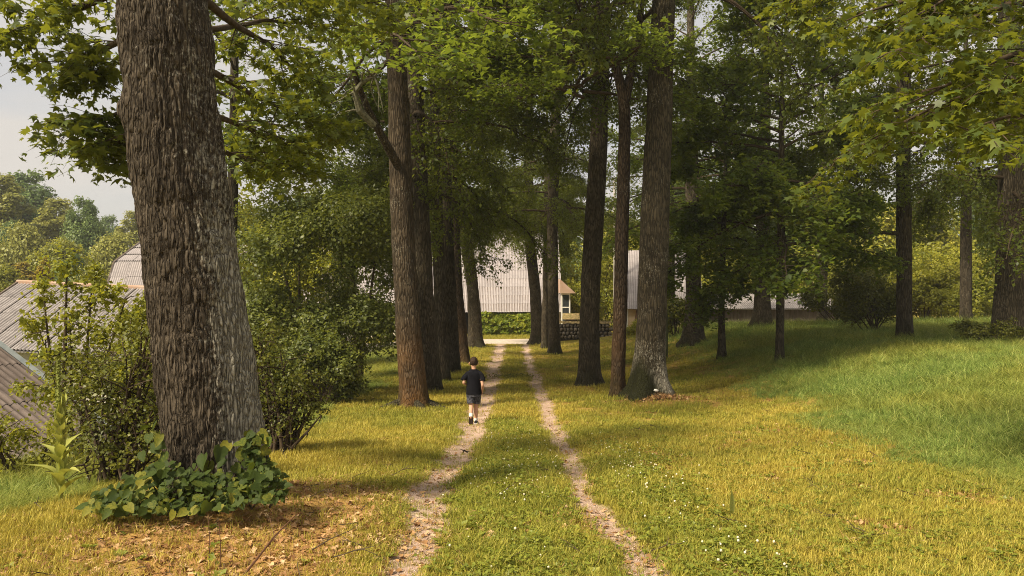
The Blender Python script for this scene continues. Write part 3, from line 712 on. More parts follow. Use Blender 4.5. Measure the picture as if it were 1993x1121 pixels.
a = RL + vdn * .93; b_ = RR + vdn * .93
mb = MB(); mb.box((a.x + .2, a.y, -3.4), (b_.x - .1, a.y + .25, a.z - .05)); mb.box((a.x + .2, a.y + .25, -3.4), (a.x + .45, 38.3, -.35)); mb.box((b_.x - .35, a.y + .25, -3.4), (b_.x - .1, 38.3, -.45)); mb.obj('wall', M['plaster'], B)
# near shed roof at the left edge
B = thing('shed', 'collapsing shed with dark furrowed corrugated roof low at the left edge', 'shed')
C0 = P(-50, 640, 15.0); uu = Vector((.95, -.3, 0)).normalized(); vv = Vector((.3, .95, 0)).normalized(); dn = (uu * 1.0 + Vector((0, 0, -.56)))
o0 = C0 - vv * 5.2
ro_m = MB(); e = o0 + dn * 3.9; e2 = C0 + dn * 3.9; d6 = Vector((0, 0, .06))
ro_m.add([o0, C0, e2, e, o0 - d6, C0 - d6, e2 - d6, e - d6], [[0, 3, 2, 1], [4, 5, 6, 7], [0, 1, 5, 4], [1, 2, 6, 5], [2, 3, 7, 6], [3, 0, 4, 7]])
bk = -uu + Vector((0, 0, -.56)); e = o0 + bk * 3; e2 = C0 + bk * 3
ro_m.add([o0, C0, e2, e], [[0, 1, 2, 3]])
ro = ro_m.obj('roof', M['sheet_dark'], B)
roof_plane(ro, o0, vv, dn, 5, 4, SH3, M['sheet_dark'], 1.04, dn.length * 3.9 / 4, rs)
mb = MB(); mb.tube([C0 + Vector((0, 0, .08)), C0 + dn * 3.9 + Vector((0, 0, .08))], [.06, .06], 4)
mb.obj('verge_board', simple_mat('blue_grey_board', (.13, .15, .155), (.2, .22, .22), .8), ro)
mb = MB()
for q in (C0 - vv * .25, C0 - vv * 4.9):
    for k_ in (-2.7, 0, 3.5):
        t_ = q + uu * k_; mb.box((t_.x - .08, t_.y - .08, -4.5), (t_.x + .08, t_.y + .08, C0.z - abs(k_) * .56 - .06))
mb.obj('post', M['plank'], B)
a = C0 + dn * 3.5 - vv * .3
# stone wall
SW = thing('stone_wall', 'low dark fieldstone wall capped with mossy tiles beside the cross road', 'wall')
sr = np.random.default_rng(9); stones = []
for s_ in range(5):
    rg_ = np.random.default_rng(40 + s_); a = np.linspace(0, 2 * PI, 7)[:-1]
    V = [(0, 0, .5), (0, 0, -.5)]
    for zz, rr_ in ((.28, .8), (-.28, .85)):
        for t_ in a: V.append((rr_ * .5 * math.cos(t_) * rg_.uniform(.8, 1.15), rr_ * .5 * math.sin(t_) * rg_.uniform(.8, 1.15), zz))
    Fc = [(0, 2 + i, 2 + (i + 1) % 6) for i in range(6)] + [(1, 8 + (i + 1) % 6, 8 + i) for i in range(6)] + [(2 + i, 8 + i, 8 + (i + 1) % 6) for i in range(6)] + [(2 + i, 8 + (i + 1) % 6, 2 + (i + 1) % 6) for i in range(6)]
    stones.append(np_mesh('stone', V, Fc, smooth=True)); stones[-1].materials.append(M['stone'])
wx0, wx1, wy = 2.7, 6.75, 55.0; zt = -.82
xx = wx0
mb = MB(); mb.box((wx0 + .1, wy - .12, -2.2), (wx1 - .1, wy + .2, zt - .05)); mb.obj('mortar', M['mortar'], SW)
for rw in range(4):
    xx = wx0 + sr.uniform(0, .12)
    while xx < wx1 - .1:
        w = sr.uniform(.18, .34); s = D.objects.new('stone', stones[int(sr.integers(5))]); COL.objects.link(s); s.parent = SW
        s.location = (xx + w / 2, wy - .1 + sr.uniform(-.03, .03), -1.72 + rw * .25 + sr.uniform(-.02, .02)); s.scale = (w * 1.15, .42, .30); s.rotation_euler = (sr.normal(0, .15), sr.normal(0, .3), 0)
        xx += w
tm = MB(); tm.add([(0, -.28, 0), (.19, -.28, 0), (.19, .28, 0), (0, .28, 0), (0, -.02, .16), (.19, -.02, .16), (.095, -.3, .05), (.095, .28, .05)], [[0, 6, 4, 4 - 0], ] if False else [[0, 1, 5, 4], [3, 4, 5, 2], [0, 3, 2, 1]])
tm.tri((0, -.28, 0), (0, -.02, .16), (0, .28, 0)); tm.tri((.19, -.28, 0), (.19, .28, 0), (.19, -.02, .16))
tme = tm.mesh('tile'); tme.materials.append(M['mosstile'])
for i in range(21):
    s = D.objects.new('tile', tme); COL.objects.link(s); s.parent = SW; s.location = (wx0 + i * .195, wy, zt + sr.uniform(-.01, .025)); s.rotation_euler = (sr.normal(0, .05), sr.normal(0, .06), 0)
# little well house with mossy roof
WH = thing('well_house', 'small well house with a mossy pitched roof beside the fieldstone wall', 'well')
mb = MB(); mb.box((3.85, 57.4, -2.1), (4.65, 58.2, -.55)); mb.obj('wall', M['plank'], WH)
mb = MB(); mb.add([(3.65, 57.2, -.62), (4.85, 57.2, -.62), (4.85, 58.4, -.62), (3.65, 58.4, -.62), (3.65, 57.8, -.2), (4.85, 57.8, -.2)], [[0, 1, 5, 4], [3, 4, 5, 2], [0, 3, 2, 1]])
mb.tri((3.65, 57.2, -.62), (3.65, 57.8, -.2), (3.65, 58.4, -.62)); mb.tri((4.85, 57.2, -.62), (4.85, 58.4, -.62), (4.85, 57.8, -.2)); mb.obj('roof', M['mosstile'], WH)
# poles
def pole(px, d, top, r, mat, label, nm='utility_pole'):
    x = gx(px, d); z0 = hz(x, d); t = thing(nm, label, 'pole' if nm != 'fence_post' else 'post', (x, d, z0))
    mb = MB(); mb.tube([(0, 0, -.3), (0, 0, (top - z0) * .5), (0, 0, top - z0)], [r, r * .95, r * .85], 10); mb.obj('shaft', mat, t)
    if nm == 'utility_pole':
        mb = MB(); mb.box((-.5, -.05, top - z0 - .5), (.5, .05, top - z0 - .4)); mb.obj('crossarm', M['plank'], t)
        for s_ in (-.42, .42):
            mb = MB(); mb.tube([(s_, 0, top - z0 - .4), (s_, 0, top - z0 - .28)], [.035, .03], 6); mb.obj('insulator', M['white'], t)
    else:
        mb = MB(); mb.tube([(0, 0, top - z0), (0, 0, top - z0 + .04)], [r * .95, r * .3], 8); mb.obj('cap', mat, t)
pole(1196, 58, 9.5, .09, M['plaster'], 'pale utility pole between the two slender trunks near the ochre barn')
pole(1296, 33, P(0, 604, 33).z, .085, simple_mat('green_post', (.07, .08, .04), (.12, .13, .06), .9), 'old mossy wooden post right behind the pale footed trunk', 'fence_post')
# ================================================================== TREES
def pal_right(ang, H_):          # pale crust low on the side turned right
    return np.clip(np.cos(ang + .05) * 1.2, 0, 1) ** 1.6 * (np.clip(1.3 - H_ / 2.4, 0, 1) * 1.0 + .4)
def pal_all(ang, H_): return np.clip(1.3 - H_ / 1.3, 0, 1) * .7
# crown variants
V_LIN = [crown_variant('linden_crown', 101 + i, z1=15, nl=36, rad=4.1, leaf=.115, per=10, sub=24, tw=(6, .8), droop=-1.0, low_el=.12, zp=1.35) for i in range(3)]
V_MAP = [crown_variant('maple_crown', 201 + i, z1=13, nl=34, rad=4.7, leaf=.155, per=8, sub=22, tw=(5, .8), tpl=T_ARROW, droop=-.45, low_el=.03, zp=1.3, pitch=(-12, 18), flat=.18) for i in range(2)]
V_YNG = [crown_variant('young_maple_crown', 301, z1=7.5, nl=38, rad=3.3, leaf=.155, per=11, sub=18, tw=(6, .75), tpl=T_ARROW, droop=-.55, low_el=.05, pitch=(-18, 22), flat=.3)]
for vs, mt in ((V_LIN, 'linden'), (V_MAP, 'maple'), (V_YNG, 'maple')):
    for w_, l_ in vs: w_.materials.append(M['twig']); l_.materials.append(M[mt])

def tree(label, px, d, path, bark='bark', variants=V_LIN, vi=0, zc=5.0, top=20, rz=0, sc=1.0, scz=None, flare=.5, pale=None, moss=.6, mossh=.5, cat='tree', name='linden_tree', group='old trees lining the grassy track', hi=False, seg=28, lobes=5, forks=(), crown=True, fs=0, step=.12, leany=0, mossf=None):
    """path = [(px, py, width px)...] from low to high at depth d"""
    x = gx(px, d); z0 = hz(x, d); t = thing(name, label, cat, (x, d, z0), 0, group)
    pts = [(x, d, z0 - .35, path[0][2] / F * d / 2)]
    for (a, b_, w) in path:
        q = P(a, b_, d); pts.append((q.x, d + leany * (q.z - z0) / 8, q.z, w / F * d / 2))
    last = pts[-1]; prev = pts[-2]
    zl = last[2]; dx = (last[0] - prev[0]) / max(.3, last[2] - prev[2]) * .5
    for k in range(1, 5):
        z = zl + (top - zl) * k / 4
        pts.append((last[0] + dx * min(3, (z - zl)) * .6, last[1], z, last[3] * (1 - .22 * k)))
    tr = trunk('trunk', t, (x, d, z0), pts, M[bark], seg=seg, step=step, flare=flare, fseed=fs or px * .01, pale=pale, moss=moss, mossh=mossh, hi=hi, lobes=lobes, ridge=.012 if not hi else .016, mossf=mossf)
    if crown:
        ax, ay = pts[-2][0] - x, pts[-2][1] - d
        wm, lm = variants[vi % len(variants)]
        for nm, me in (('limbs', wm), ('crown', lm)):
            o = link(nm, me, None, t, None, (ax, ay, zc - z0), (0, 0, rz)); o.scale = (sc, sc, scz or sc)
    for fk in forks:     # [(px,py,w,dd)...]
        q = [(P(a, b_, d + dd).x - x, d + dd - d, P(a, b_, d + dd).z - z0, w / F * d / 2) for a, b_, w, dd in fk]
        rs_ = resample(q, .15); V, Q = tube_np(rs_[:, :3], rs_[:, 3], 10)
        link('fork', np_mesh('fork', V, Q, {'pale': np.zeros(len(V)), 'ht': np.full(len(V), 9.), 'moss': np.zeros(len(V))}, True), M[bark], t)
    return t, Vector((x, d, z0))

# left row, near to far
t2, _ = tree('reddish trunked tree with orange stained foot, left of the walking boy', 806, 19, [(806, 770, 52), (798, 700, 50), (790, 560, 47), (782, 400, 45), (775, 200, 42), (768, 0, 38)], 'bark_rust', V_MAP, 0, 7.0, 18, 2.2, 1.0, flare=.35, name='maple_tree', group=None, seg=48, step=.08,
     forks=[[(786, 345, 18, 0), (752, 280, 16, -.6), (715, 215, 13, -1.2), (690, 150, 10, -1.8), (670, 60, 8, -2.2)], [(795, 60, 14, 0), (830, 20, 10, .5), (900, 5, 8, 1.2)]])
tree('thick grey trunk directly behind the orange footed tree, left row', 838, 24, [(838, 740, 44), (828, 640, 41), (820, 480, 39), (812, 300, 37), (805, 100, 34)], 'bark', V_LIN, 0, 6.4, 20, .7, flare=.25, seg=40)
tree('slender trunk half hidden behind the thick grey trunk, left row', 864, 27.5, [(862, 700, 26), (856, 560, 24), (850, 400, 22), (846, 200, 20)], 'bark', V_LIN, 1, 4.6, 18, 2.0, .9, flare=.25)
tree('grey green trunk third from the road end in the left row', 882, 31.5, [(880, 690, 30), (874, 560, 27), (868, 420, 26), (864, 200, 23)], 'bark', V_LIN, 2, 4.8, 19, 4.0, flare=.2)
tree('trunk next to the last one of the left row, brown and straight', 899, 36.5, [(896, 660, 30), (888, 560, 24), (884, 440, 22), (880, 200, 20)], 'bark_red', V_LIN, 0, 5.2, 19, 3.0, flare=.3)
tree('farthest tree of the left row, leaning over the end of the track', 926, 48, [(925, 630, 27), (920, 560, 23), (908, 470, 24), (896, 380, 20), (884, 250, 16)], 'bark', V_LIN, 1, 6.0, 19, 5.2, flare=.6)
tree('broad leaved tree behind the weeping tree with a wide dark crown', 455, 24, [(450, 700, 24), (450, 500, 22), (455, 300, 20)], 'bark', V_MAP, 1, 5.6, 16, 1.2, .74, flare=.3, name='maple_tree', group=None)
# right row, near to far
tR1, _ = tree('thick trunk with pale crusted flared foot and leaf heap, right of the track', 1262, 20.5, [(1264, 745, 66), (1266, 690, 60), (1270, 560, 57), (1276, 400, 56), (1282, 250, 51), (1288, 100, 46), (1292, 0, 44)], 'bark_pale', V_LIN, 1, 9.0, 22, 1.1, 1.05, flare=.75, pale=pal_all, moss=1.0, mossh=.55, seg=64, step=.06, fs=2.6, mossf=lambda a, H_: np.clip(2.2 * np.cos(a + 2.45) + .6 - H_ / .42, 0, 1.3) + np.clip(1.1 - H_ / .16, 0, 1))
tree('slender reddish trunk that forks high, just left of the pale footed trunk', 1201, 21, [(1202, 740, 28), (1206, 640, 28), (1209, 500, 26), (1213, 380, 26), (1216, 240, 24), (1217, 190, 22), (1190, 100, 15), (1160, 20, 12)], 'bark_red', V_MAP, 1, 6.6, 16, 4.4, .7, flare=.35, name='maple_tree', seg=32, forks=[[(1217, 195, 20, 0), (1232, 120, 16, .2), (1245, 50, 13, .4), (1255, -60, 10, .6)]])
tree('straight grey trunk with knobbly sides, second thick one in the right row', 1146, 26, [(1146, 710, 42), (1147, 620, 38), (1153, 480, 38), (1163, 330, 36), (1168, 200, 33), (1174, 60, 28)], 'bark', V_LIN, 2, 8.2, 20, 2.8, flare=.45, seg=40)
tree('dark straight trunk nearest the road end among the far trio on the right', 1079, 43, [(1078, 650, 24), (1076, 560, 21), (1075, 440, 21), (1078, 300, 22), (1083, 180, 18)], 'bark', V_LIN, 0, 5.6, 20, 3.9, flare=.3)
tree('thinnest trunk in the middle of the far trio on the right', 1061, 47, [(1060, 650, 14), (1062, 560, 12), (1064, 400, 11)], 'bark', V_LIN, 1, 5.4, 15, 1.9, .7, flare=.4)
tree('left trunk of the far trio, curving to the left as it rises', 1044, 51, [(1045, 630, 24), (1041, 560, 22), (1031, 470, 20), (1028, 400, 20), (1030, 250, 16)], 'bark', V_LIN, 2, 6.0, 20, .2, flare=.5)
# park trees on the right
G2 = 'trees scattered over the shaded lawn'
tree('broad trunk with dark flared foot on the shaded lawn, nearest the alley', 1350, 36, [(1350, 640, 36), (1350, 560, 30), (1348, 420, 28), (1345, 250, 24)], 'bark', V_MAP, 0, 4.6, 19, 1.0, 1.0, flare=.75, name='maple_tree', group=G2)
tree('thin young trunk between the two broad trunks on the shaded lawn', 1405, 29, [(1405, 670, 15), (1404, 600, 12), (1408, 450, 10), (1412, 330, 8)], 'bark', V_YNG, 0, 3.0, 10, .5, .85, flare=.5, name='young_maple_tree', group=G2)
tree('young maple with layered dark leaves, closest trunk on the shaded lawn', 1518, 25, [(1517, 690, 17), (1519, 600, 16), (1520, 470, 15), (1520, 330, 13), (1522, 200, 10)], 'bark', V_YNG, 0, 2.6, 9.8, 3.3, 1.1, flare=.3, name='young_maple_tree', group=G2)
tree('broad trunk in front of the low dark shed', 1482, 39, [(1483, 620, 34), (1484, 560, 28), (1486, 420, 25), (1488, 250, 22)], 'bark', V_MAP, 1, 4.8, 19, 2.6, 1.0, flare=.6, name='maple_tree', group=G2)
tree('straight dark trunk in front of bright shrubs, right part of the lawn', 1760, 28, [(1760, 640, 30), (1760, 560, 28), (1759, 400, 28), (1758, 240, 27), (1760, 60, 24)], 'bark', V_LIN, 1, 6.4, 19, .9, 1.0, flare=.2, group=G2,
     forks=[[(1750, 455, 9, 0), (1710, 450, 7, -.4), (1660, 460, 5, -.8), (1610, 440, 3, -1.2)]])
tree('very broad dark trunk at the right edge of the picture', 1966, 26.5, [(1964, 640, 62), (1968, 560, 58), (1972, 440, 54), (1970, 300, 50), (1965, 100, 44)], 'bark', V_LIN, 2, 4.8, 20, 4.9, 1.1, flare=.4, group=G2)
tree('dark tree behind the far trunks on the shaded lawn, half lost in leaves', 1600, 47, [(1600, 600, 20), (1600, 450, 18)], 'bark', V_MAP, 0, 6.4, 17, 5.0, .95, flare=.3, name='maple_tree', group=G2)
tree('tall tree rising behind the right edge trunk', 1880, 40, [(1880, 600, 22), (1880, 450, 20)], 'bark', V_LIN, 0, 5.8, 19, 2.4, 1.0, flare=.3, group=G2)
tree('tree whose crown closes the gap above the flared foot trunk', 1305, 50, [(1305, 600, 18), (1305, 400, 15)], 'bark', V_LIN, 1, 6.6, 20, 4.1, 1.0, flare=.3, group=G2)

for tr_, (x_, y_), a_list, L_r in ((t2, (gx(806, 19), 19), (-.25, .9, 3.4, 5.0), .75), (tR1, (gx(1262, 20.5), 20.5), (-.3, -1.2, 3.6, 4.6, .8), .8)):
    rr_ = np.random.default_rng(int(L_r * 100)); z_b = hz(x_, y_)
    for a_ in a_list:
        q_ = []
        for k in range(7):
            f_ = k / 6; a2 = a_ + rr_.normal(0, .08) * k; r_ = .26 + L_r * f_; xx_, yy_ = x_ + r_ * math.cos(a2), y_ + r_ * math.sin(a2); q_.append((xx_ - x_, yy_ - y_, hz(xx_, yy_) - z_b + .10 * (1 - f_) ** 2 - .03 * f_, .10 * (1 - f_) ** 1.2 + .015))
        q_ = resample(q_, .08); V, Q = tube_np(q_[:, :3], q_[:, 3] * (1 + .15 * vnoise(q_[:, :3] * 7)), 8)
        link('root', np_mesh('root', V, Q, {'pale': np.zeros(len(V)), 'ht': np.full(len(V), .3), 'moss': np.full(len(V), .5)}, True), M['bark'], tr_)
# ---- near maples with single leaves that can be told apart
def sprays(t, org, limbs, nl, rng, matk, size=.125, sub=13, per=13, twl=.55, keep=300):
    """limbs = list of world polylines with radius; planar sprays of maple leaves along them"""
    wood = MB(); LP = []
    for pl in limbs:
        q = resample(pl, .12); q[:, :3] -= np.array(org)
        q[:, :3] += np.stack([.05 * vnoise(q[:, :3] * 1.7 + k * 9) for k in range(3)], -1)
        wood.tube(q[:, :3], q[:, 3], 7, False)
        ln = np.linalg.norm(q[-1, :3] - q[0, :3])
        tws = side_twigs(rng, q[:, :3], sub, min(1.1, ln * .35), .12, .3, -.25, .03); twigs_wood(wood, tws, .010)
        t2_ = np.concatenate([side_twigs(rng, k, 3, twl, .15, .2, -.35, 0) for k in tws]); twigs_wood(wood, t2_, .005)
        LP += [on_twigs(rng, t2_, per, .07, .45), on_twigs(rng, tws, per, .08, .45)]
    pos = np.concatenate(LP); n = len(pos); sz = size * rng.uniform(.45, 1.2, n)
    V, Fc, rn = leaves_np(rng, pos, sz, T_MAPLE, None, (-24, 22), (0, 27))
    V = V.reshape(n, 11, 3)
    # the leaves that show largest become single parts
    wp = pos + np.array(org); px = 996.5 + F * wp[:, 0] / wp[:, 1]; py = 560.5 - F * (wp[:, 2] - CZ) / wp[:, 1]
    vis = (px > 5) & (px < 1988) & (py > 5) & (wp[:, 1] > 1)
    sc_ = np.where(vis, sz / wp[:, 1], 0); idx = np.argsort(-sc_)[:keep]
    rest = np.setdiff1d(np.arange(n), idx)
    m = D.meshes.new('x'); D.meshes.remove(m)
    k = len(rest); tf = T_MAPLE[1]
    lm = np_mesh('crown', V[rest].reshape(-1, 3), (tf[None] + (np.arange(k) * 11)[:, None, None]).reshape(-1, 3), {'rnd': np.repeat(rng.random(k), 11)})
    wood.obj('branches', M['twig'], t, smooth=True)
    link('crown', lm, M[matk], t, 'stuff')
    base = [np_mesh('leaf', T_MAPLE[0] * [1, 1, f_], T_MAPLE[1], {'rnd': np.full(11, r_)}) for f_, r_ in ((1, .1), (1.6, .3), (-1, .5), (.5, .7), (1.3, .95), (.2, .4))]
    for b_ in base: b_.materials.append(M[matk])
    for j in idx:
        v = V[j]; X = v[6] - v[1]; X /= np.linalg.norm(X); Y = v[2] - v[10]; Y -= X * X.dot(Y); Y /= np.linalg.norm(Y); Z = np.cross(X, Y)
        o = D.objects.new('leaf', base[int(rng.integers(6))]); COL.objects.link(o); o.parent = t
        s = float(sz[j]); Mx = Matrix(((X[0], Y[0], Z[0], 0), (X[1], Y[1], Z[1], 0), (X[2], Y[2], Z[2], 0), (0, 0, 0, 1)))
        o.matrix_local = Matrix.Translation(Vector(v[1])) @ Mx @ Matrix.Scale(s, 4)

def pl(pts): return [(*P(a, b_, d_), r_) for a, b_, d_, r_ in pts]
x1_, d1_ = gx(418, 7.0), 7.0
t1, o1 = tree('huge leaning trunk with deeply fissured bark and leafy vine at its foot, left foreground', 425, 7.0,
     [(424, 900, 188), (412, 800, 178), (393, 650, 174), (378, 560, 170), (360, 420, 172), (343, 280, 172), (328, 150, 168), (314, 0, 160)],
     'bark_big', crown=False, name='maple_tree', group=None, seg=300, step=.015, flare=.07, hi=True, pale=pal_right, moss=.5, mossh=.25, top=11, lobes=5, fs=1.3)
sprays(t1, o1, [
    pl([(300, -60, 7.6, .06), (200, -10, 7.8, .04), (110, 40, 8.0, .02), (60, 75, 8.1, .008)]),
    pl([(300, 40, 7.6, .05), (230, 90, 7.9, .03), (180, 110, 8.1, .018), (120, 130, 8.3, .008)]),
    pl([(320, 180, 7.9, .04), (250, 215, 8.3, .025), (190, 240, 8.6, .015), (165, 250, 8.7, .007)]),
    pl([(330, 220, 7.9, .04), (260, 270, 8.3, .025), (215, 290, 8.6, .015), (190, 300, 8.7, .007)]),
    pl([(340, -40, 7.9, .06), (430, 40, 8.6, .04), (520, 90, 9.4, .025), (600, 150, 10.0, .01)]),
    pl([(340, 100, 7.9, .05), (440, 160, 8.8, .035), (530, 200, 9.5, .02), (620, 235, 10.1, .01)]),
    pl([(350, 200, 8.0, .05), (440, 230, 8.9, .03), (500, 250, 9.6, .02), (560, 270, 10.3, .01)]),
    pl([(340, -150, 7.9, .07), (460, -60, 9.0, .04), (600, 0, 10.0, .025), (740, 20, 10.8, .01)]),
    pl([(340, -320, 7.9, .07), (460, -200, 9.0, .05), (600, -100, 10.0, .025), (720, -60, 10.8, .01)]),
    pl([(345, 60, 8.2, .05), (450, 60, 9.4, .03), (540, 30, 10.4, .02), (660, 60, 11.2, .01)]),
    pl([(345, 240, 8.2, .04), (450, 300, 9.4, .03), (500, 310, 10.4, .02), (560, 320, 11.0, .01)]),
    ], 12, np.random.default_rng(31), 'maplefront', .105, 15, 11)
# maple whose trunk stands just outside the right edge
xr_, dr_ = 7.6, 9.2
t = thing('maple_tree', 'near maple whose lit leaf sprays hang in from the upper right corner', 'tree', (xr_, dr_, hz(xr_, dr_))); org = (xr_, dr_, hz(xr_, dr_))
trunk('trunk', t, org, [(xr_, dr_, org[2] - .3, .32), (xr_, dr_, 1.5, .28), (xr_ - .1, dr_, 4, .25), (xr_, dr_, 7, .2), (xr_ + .2, dr_, 11, .08)], M['bark'], seg=24)
def pr(z, pts): return [(xr_, dr_, z, .07)] + pl(pts)
sprays(t, org, [
    pr(4.9, [(2000, -60, 8.6, .04), (1830, -10, 8.3, .025), (1700, 20, 8.1, .012), (1640, 45, 8.0, .006)]),
    pr(4.7, [(2010, 0, 8.2, .04), (1880, 40, 8.0, .025), (1790, 75, 7.8, .012), (1720, 105, 7.7, .006)]),
    pr(4.2, [(2050, 70, 8.0, .04), (1930, 120, 7.6, .025), (1840, 160, 7.3, .012), (1760, 205, 7.1, .006)]),
    pr(3.9, [(2050, 130, 8.2, .04), (1920, 170, 8.0, .025), (1800, 215, 7.8, .012), (1700, 270, 7.7, .006)]),
    pr(3.9, [(2080, 170, 9.0, .04), (1900, 190, 9.2, .025), (1760, 240, 9.4, .012), (1640, 300, 9.6, .006)]),
    pr(3.6, [(2080, 210, 7.6, .03), (1980, 215, 7.2, .02), (1930, 230, 7.0, .012), (1880, 250, 6.9, .006)]),
    pr(5.2, [(2060, -100, 8.0, .04), (1930, -60, 7.8, .025), (1850, 0, 7.6, .012), (1760, 40, 7.4, .006)]),
    pr(5.4, [(2000, -150, 9.4, .04), (1800, -90, 9.6, .025), (1650, -60, 9.8, .012), (1560, -20, 10, .006)]),
    ], 8, np.random.default_rng(33), 'maplefront', .108, 15, 11)

# dead lichened branch stub beside the orange footed tree
mb = MB(); dr2 = np.random.default_rng(77)
b0 = P(745, 260, 18); main = np.array([P(728, 245, 17.6), P(700, 215, 17.4), P(690, 180, 17.3), P(705, 160, 17.3), P(728, 150, 17.3)])
mb.tube(main, [.09, .08, .06, .05, .015], 7, False)
for k in range(14):
    i = int(dr2.integers(1, 5)); mb.tube(limb_path(dr2, main[i], dr2.random() * 6.28, dr2.normal(.1, .7), dr2.uniform(.4, 1.1), 0, .6, 6), np.linspace(.022, .004, 6), 4, False)
o = mb.obj('dead_branch', M['deadwood'], t2); o.matrix_parent_inverse = Matrix.Translation(-Vector(t2.location))

# ------------------------------------------------------------------ shrubs and far trees
def shrub(label, px, d, lobes, n, size, matk, name='shrub', tpl=T_LEAF, seed=1, group=None, stems=9, cat='shrub', x=None, shell=.35, squash=1.0, fac=1.0):
    """lobes in metres relative to foot"""
    lobes = [tuple(v * fac for v in l_) for l_ in lobes]; rng = np.random.default_rng(seed); x = gx(px, d) if x is None else x; z0 = hz(x, d); t = thing(name, label, cat, (x, d, z0), 0, group)
    V, Fc, rn = blob_foliage(rng, lobes, int(n * .72), size, tpl, shell, squash)
    mb = MB(); ns = max(16, n // 170); LA = np.array(lobes); li = rng.choice(len(LA), ns, p=LA[:, 3] / LA[:, 3].sum()); dd = rng.normal(0, 1, (ns, 3)); dd[:, 2] = np.abs(dd[:, 2]) * .9 + .1; dd /= np.linalg.norm(dd, axis=1, keepdims=True)
    A0 = LA[li, :3] + dd * LA[li, 3:4] * .6; tw = [A0]; dq = dd.copy()
    for _ in range(3):
        dq = dq + rng.normal(0, .15, dq.shape); dq[:, 2] -= .28; dq /= np.linalg.norm(dq, axis=1, keepdims=True); tw.append(tw[-1] + dq * LA[li, 3:4] * rng.uniform(.18, .42, (ns, 1)))
    tw = np.stack(tw, 1); twigs_wood(mb, tw, .006 + size * .04); pz = on_twigs(rng, tw, max(5, int(n * .28 / ns)), size * .6, 1.0)
    V2, F2, r2 = leaves_np(rng, pz, size * rng.uniform(.6, 1.3, len(pz)), tpl, None, (-25, 30), (0, 35))
    link('foliage', np_mesh('foliage', np.vstack([V, V2]), np.vstack([Fc, F2 + len(V)]), {'rnd': np.concatenate([rn, r2])}), M[matk], t)
    for k in range(stems):
        l_ = lobes[k % len(lobes)]; e_ = np.array(l_[:3]) + rng.normal(0, .25, 3) * l_[3]; s_ = rng.normal(0, .12, 3); s_[2] = -.1
        mid = (s_ + e_) / 2 + rng.normal(0, .15, 3) * l_[3]; q = resample([(*s_, .03), (*mid, .022), (*e_, .008)], .2)
        q[:, 3] *= 1 + max(0, e_[2] - 2) * .5; mb.tube(q[:, :3], q[:, 3], 5, False)
        for _ in range(3):
            pp = limb_path(rng, q[int(len(q) * rng.uniform(.5, .95)), :3], rng.random() * 6.28, rng.normal(.3, .5), l_[3] * rng.uniform(.7, 1.3), 0, .4, 5); mb.tube(pp, np.linspace(.012, .003, 5), 3, False)
    mb.obj('stem', M['twig'], t, smooth=True)
    return t
def rl_(rng, n, rx, ry, z0, z1, r0, r1, cx=0, cy=0):
    return [(cx + rng.uniform(-rx, rx), cy + rng.uniform(-ry, ry), rng.uniform(z0, z1), rng.uniform(r0, r1)) for _ in range(n)]
q = np.random.default_rng(50)
# small crooked tree left, in front of barn roofs
shrub('crooked small tree with loose yellow green leaves in front of the barn roofs', 130, 10.5, [(-.15, 0, 3.55, .42), (.3, .1, 3.2, .35), (-.55, 0, 3.0, .38), (.75, 0, 3.05, .3), (0, .1, 2.7, .4), (-.75, .1, 2.45, .32), (.5, 0, 2.3, .55), (-.2, 0, 2.0, .55), (.9, 0, 2.5, .35), (.2, -.1, 1.4, .6), (.8, 0, 1.5, .6), (-.4, 0, 1.3, .5)],
      5200, .065, 'bright', 'small_tree', seed=3, cat='small tree', shell=.95, x=-5.75, stems=6, fac=.72)
shrub('dense arching bush with drooping twigs just left of the huge trunk', 215, 8.6, [(0, 0, 1.0, .62), (.35, 0, 1.55, .5), (-.35, .1, 1.2, .5), (.6, .1, 1.0, .55), (.1, -.1, .5, .6), (.55, -.1, .45, .5), (-.25, 0, .6, .45), (.5, 0, 2.0, .35)],
      6500, .042, 'shrub', seed=4, stems=40, shell=.95, fac=.82)
shrub('low weedy bush at the left edge beneath the shed roof', 20, 9.5, rl_(q, 6, .8, .4, .1, .7, .3, .5), 3500, .05, 'bright', seed=5, shell=.9, fac=.9)
shrub('yellow green leafy sapling squeezed behind the left side of the huge trunk', 275, 12, [(0, 0, 3.2, .5), (.1, 0, 2.5, .6), (-.1, 0, 1.8, .6), (0, 0, 1.1, .6), (.3, 0, 3.7, .35)], 5000, .07, 'bright', seed=6, shell=.8, fac=.6)
# right of the huge trunk
shrub('tangled bush with arching yellowish canes right behind the huge trunk', 540, 11.0, [(-.2, 0, 1.8, .6), (.15, 0, 1.35, .6), (.5, 0, 1.2, .5), (-.3, 0, 1.0, .6), (.3, -.1, .7, .5), (-.5, .1, 2.2, .5), (0, 0, .5, .5), (.75, 0, .9, .35)],
      6000, .045, 'shrub', seed=7, stems=44, shell=1.3, fac=.68)
shrub('wide dark leafy bush at the edge of the rough grass, left of the track', 615, 19.5, rl_(q, 12, 1.5, .8, .6, 2.1, .5, .8, -.3), 15000, .08, 'weep', seed=8, shell=.8, stems=14, fac=.70)
shrub('low spreading dark bush beside the orange footed tree', 660, 24, rl_(q, 8, .9, .6, .3, 1.3, .4, .6, -.2), 8000, .10, 'shrub', seed=9, shell=.5)
shrub('large weeping dark green tree between the huge trunk and the left row', 615, 21.5, rl_(q, 34, 1.75, 1.1, 1.0, 5.4, .5, .95), 46000, .095, 'weep', 'weeping_tree', seed=10, cat='tree', shell=.75, stems=8)
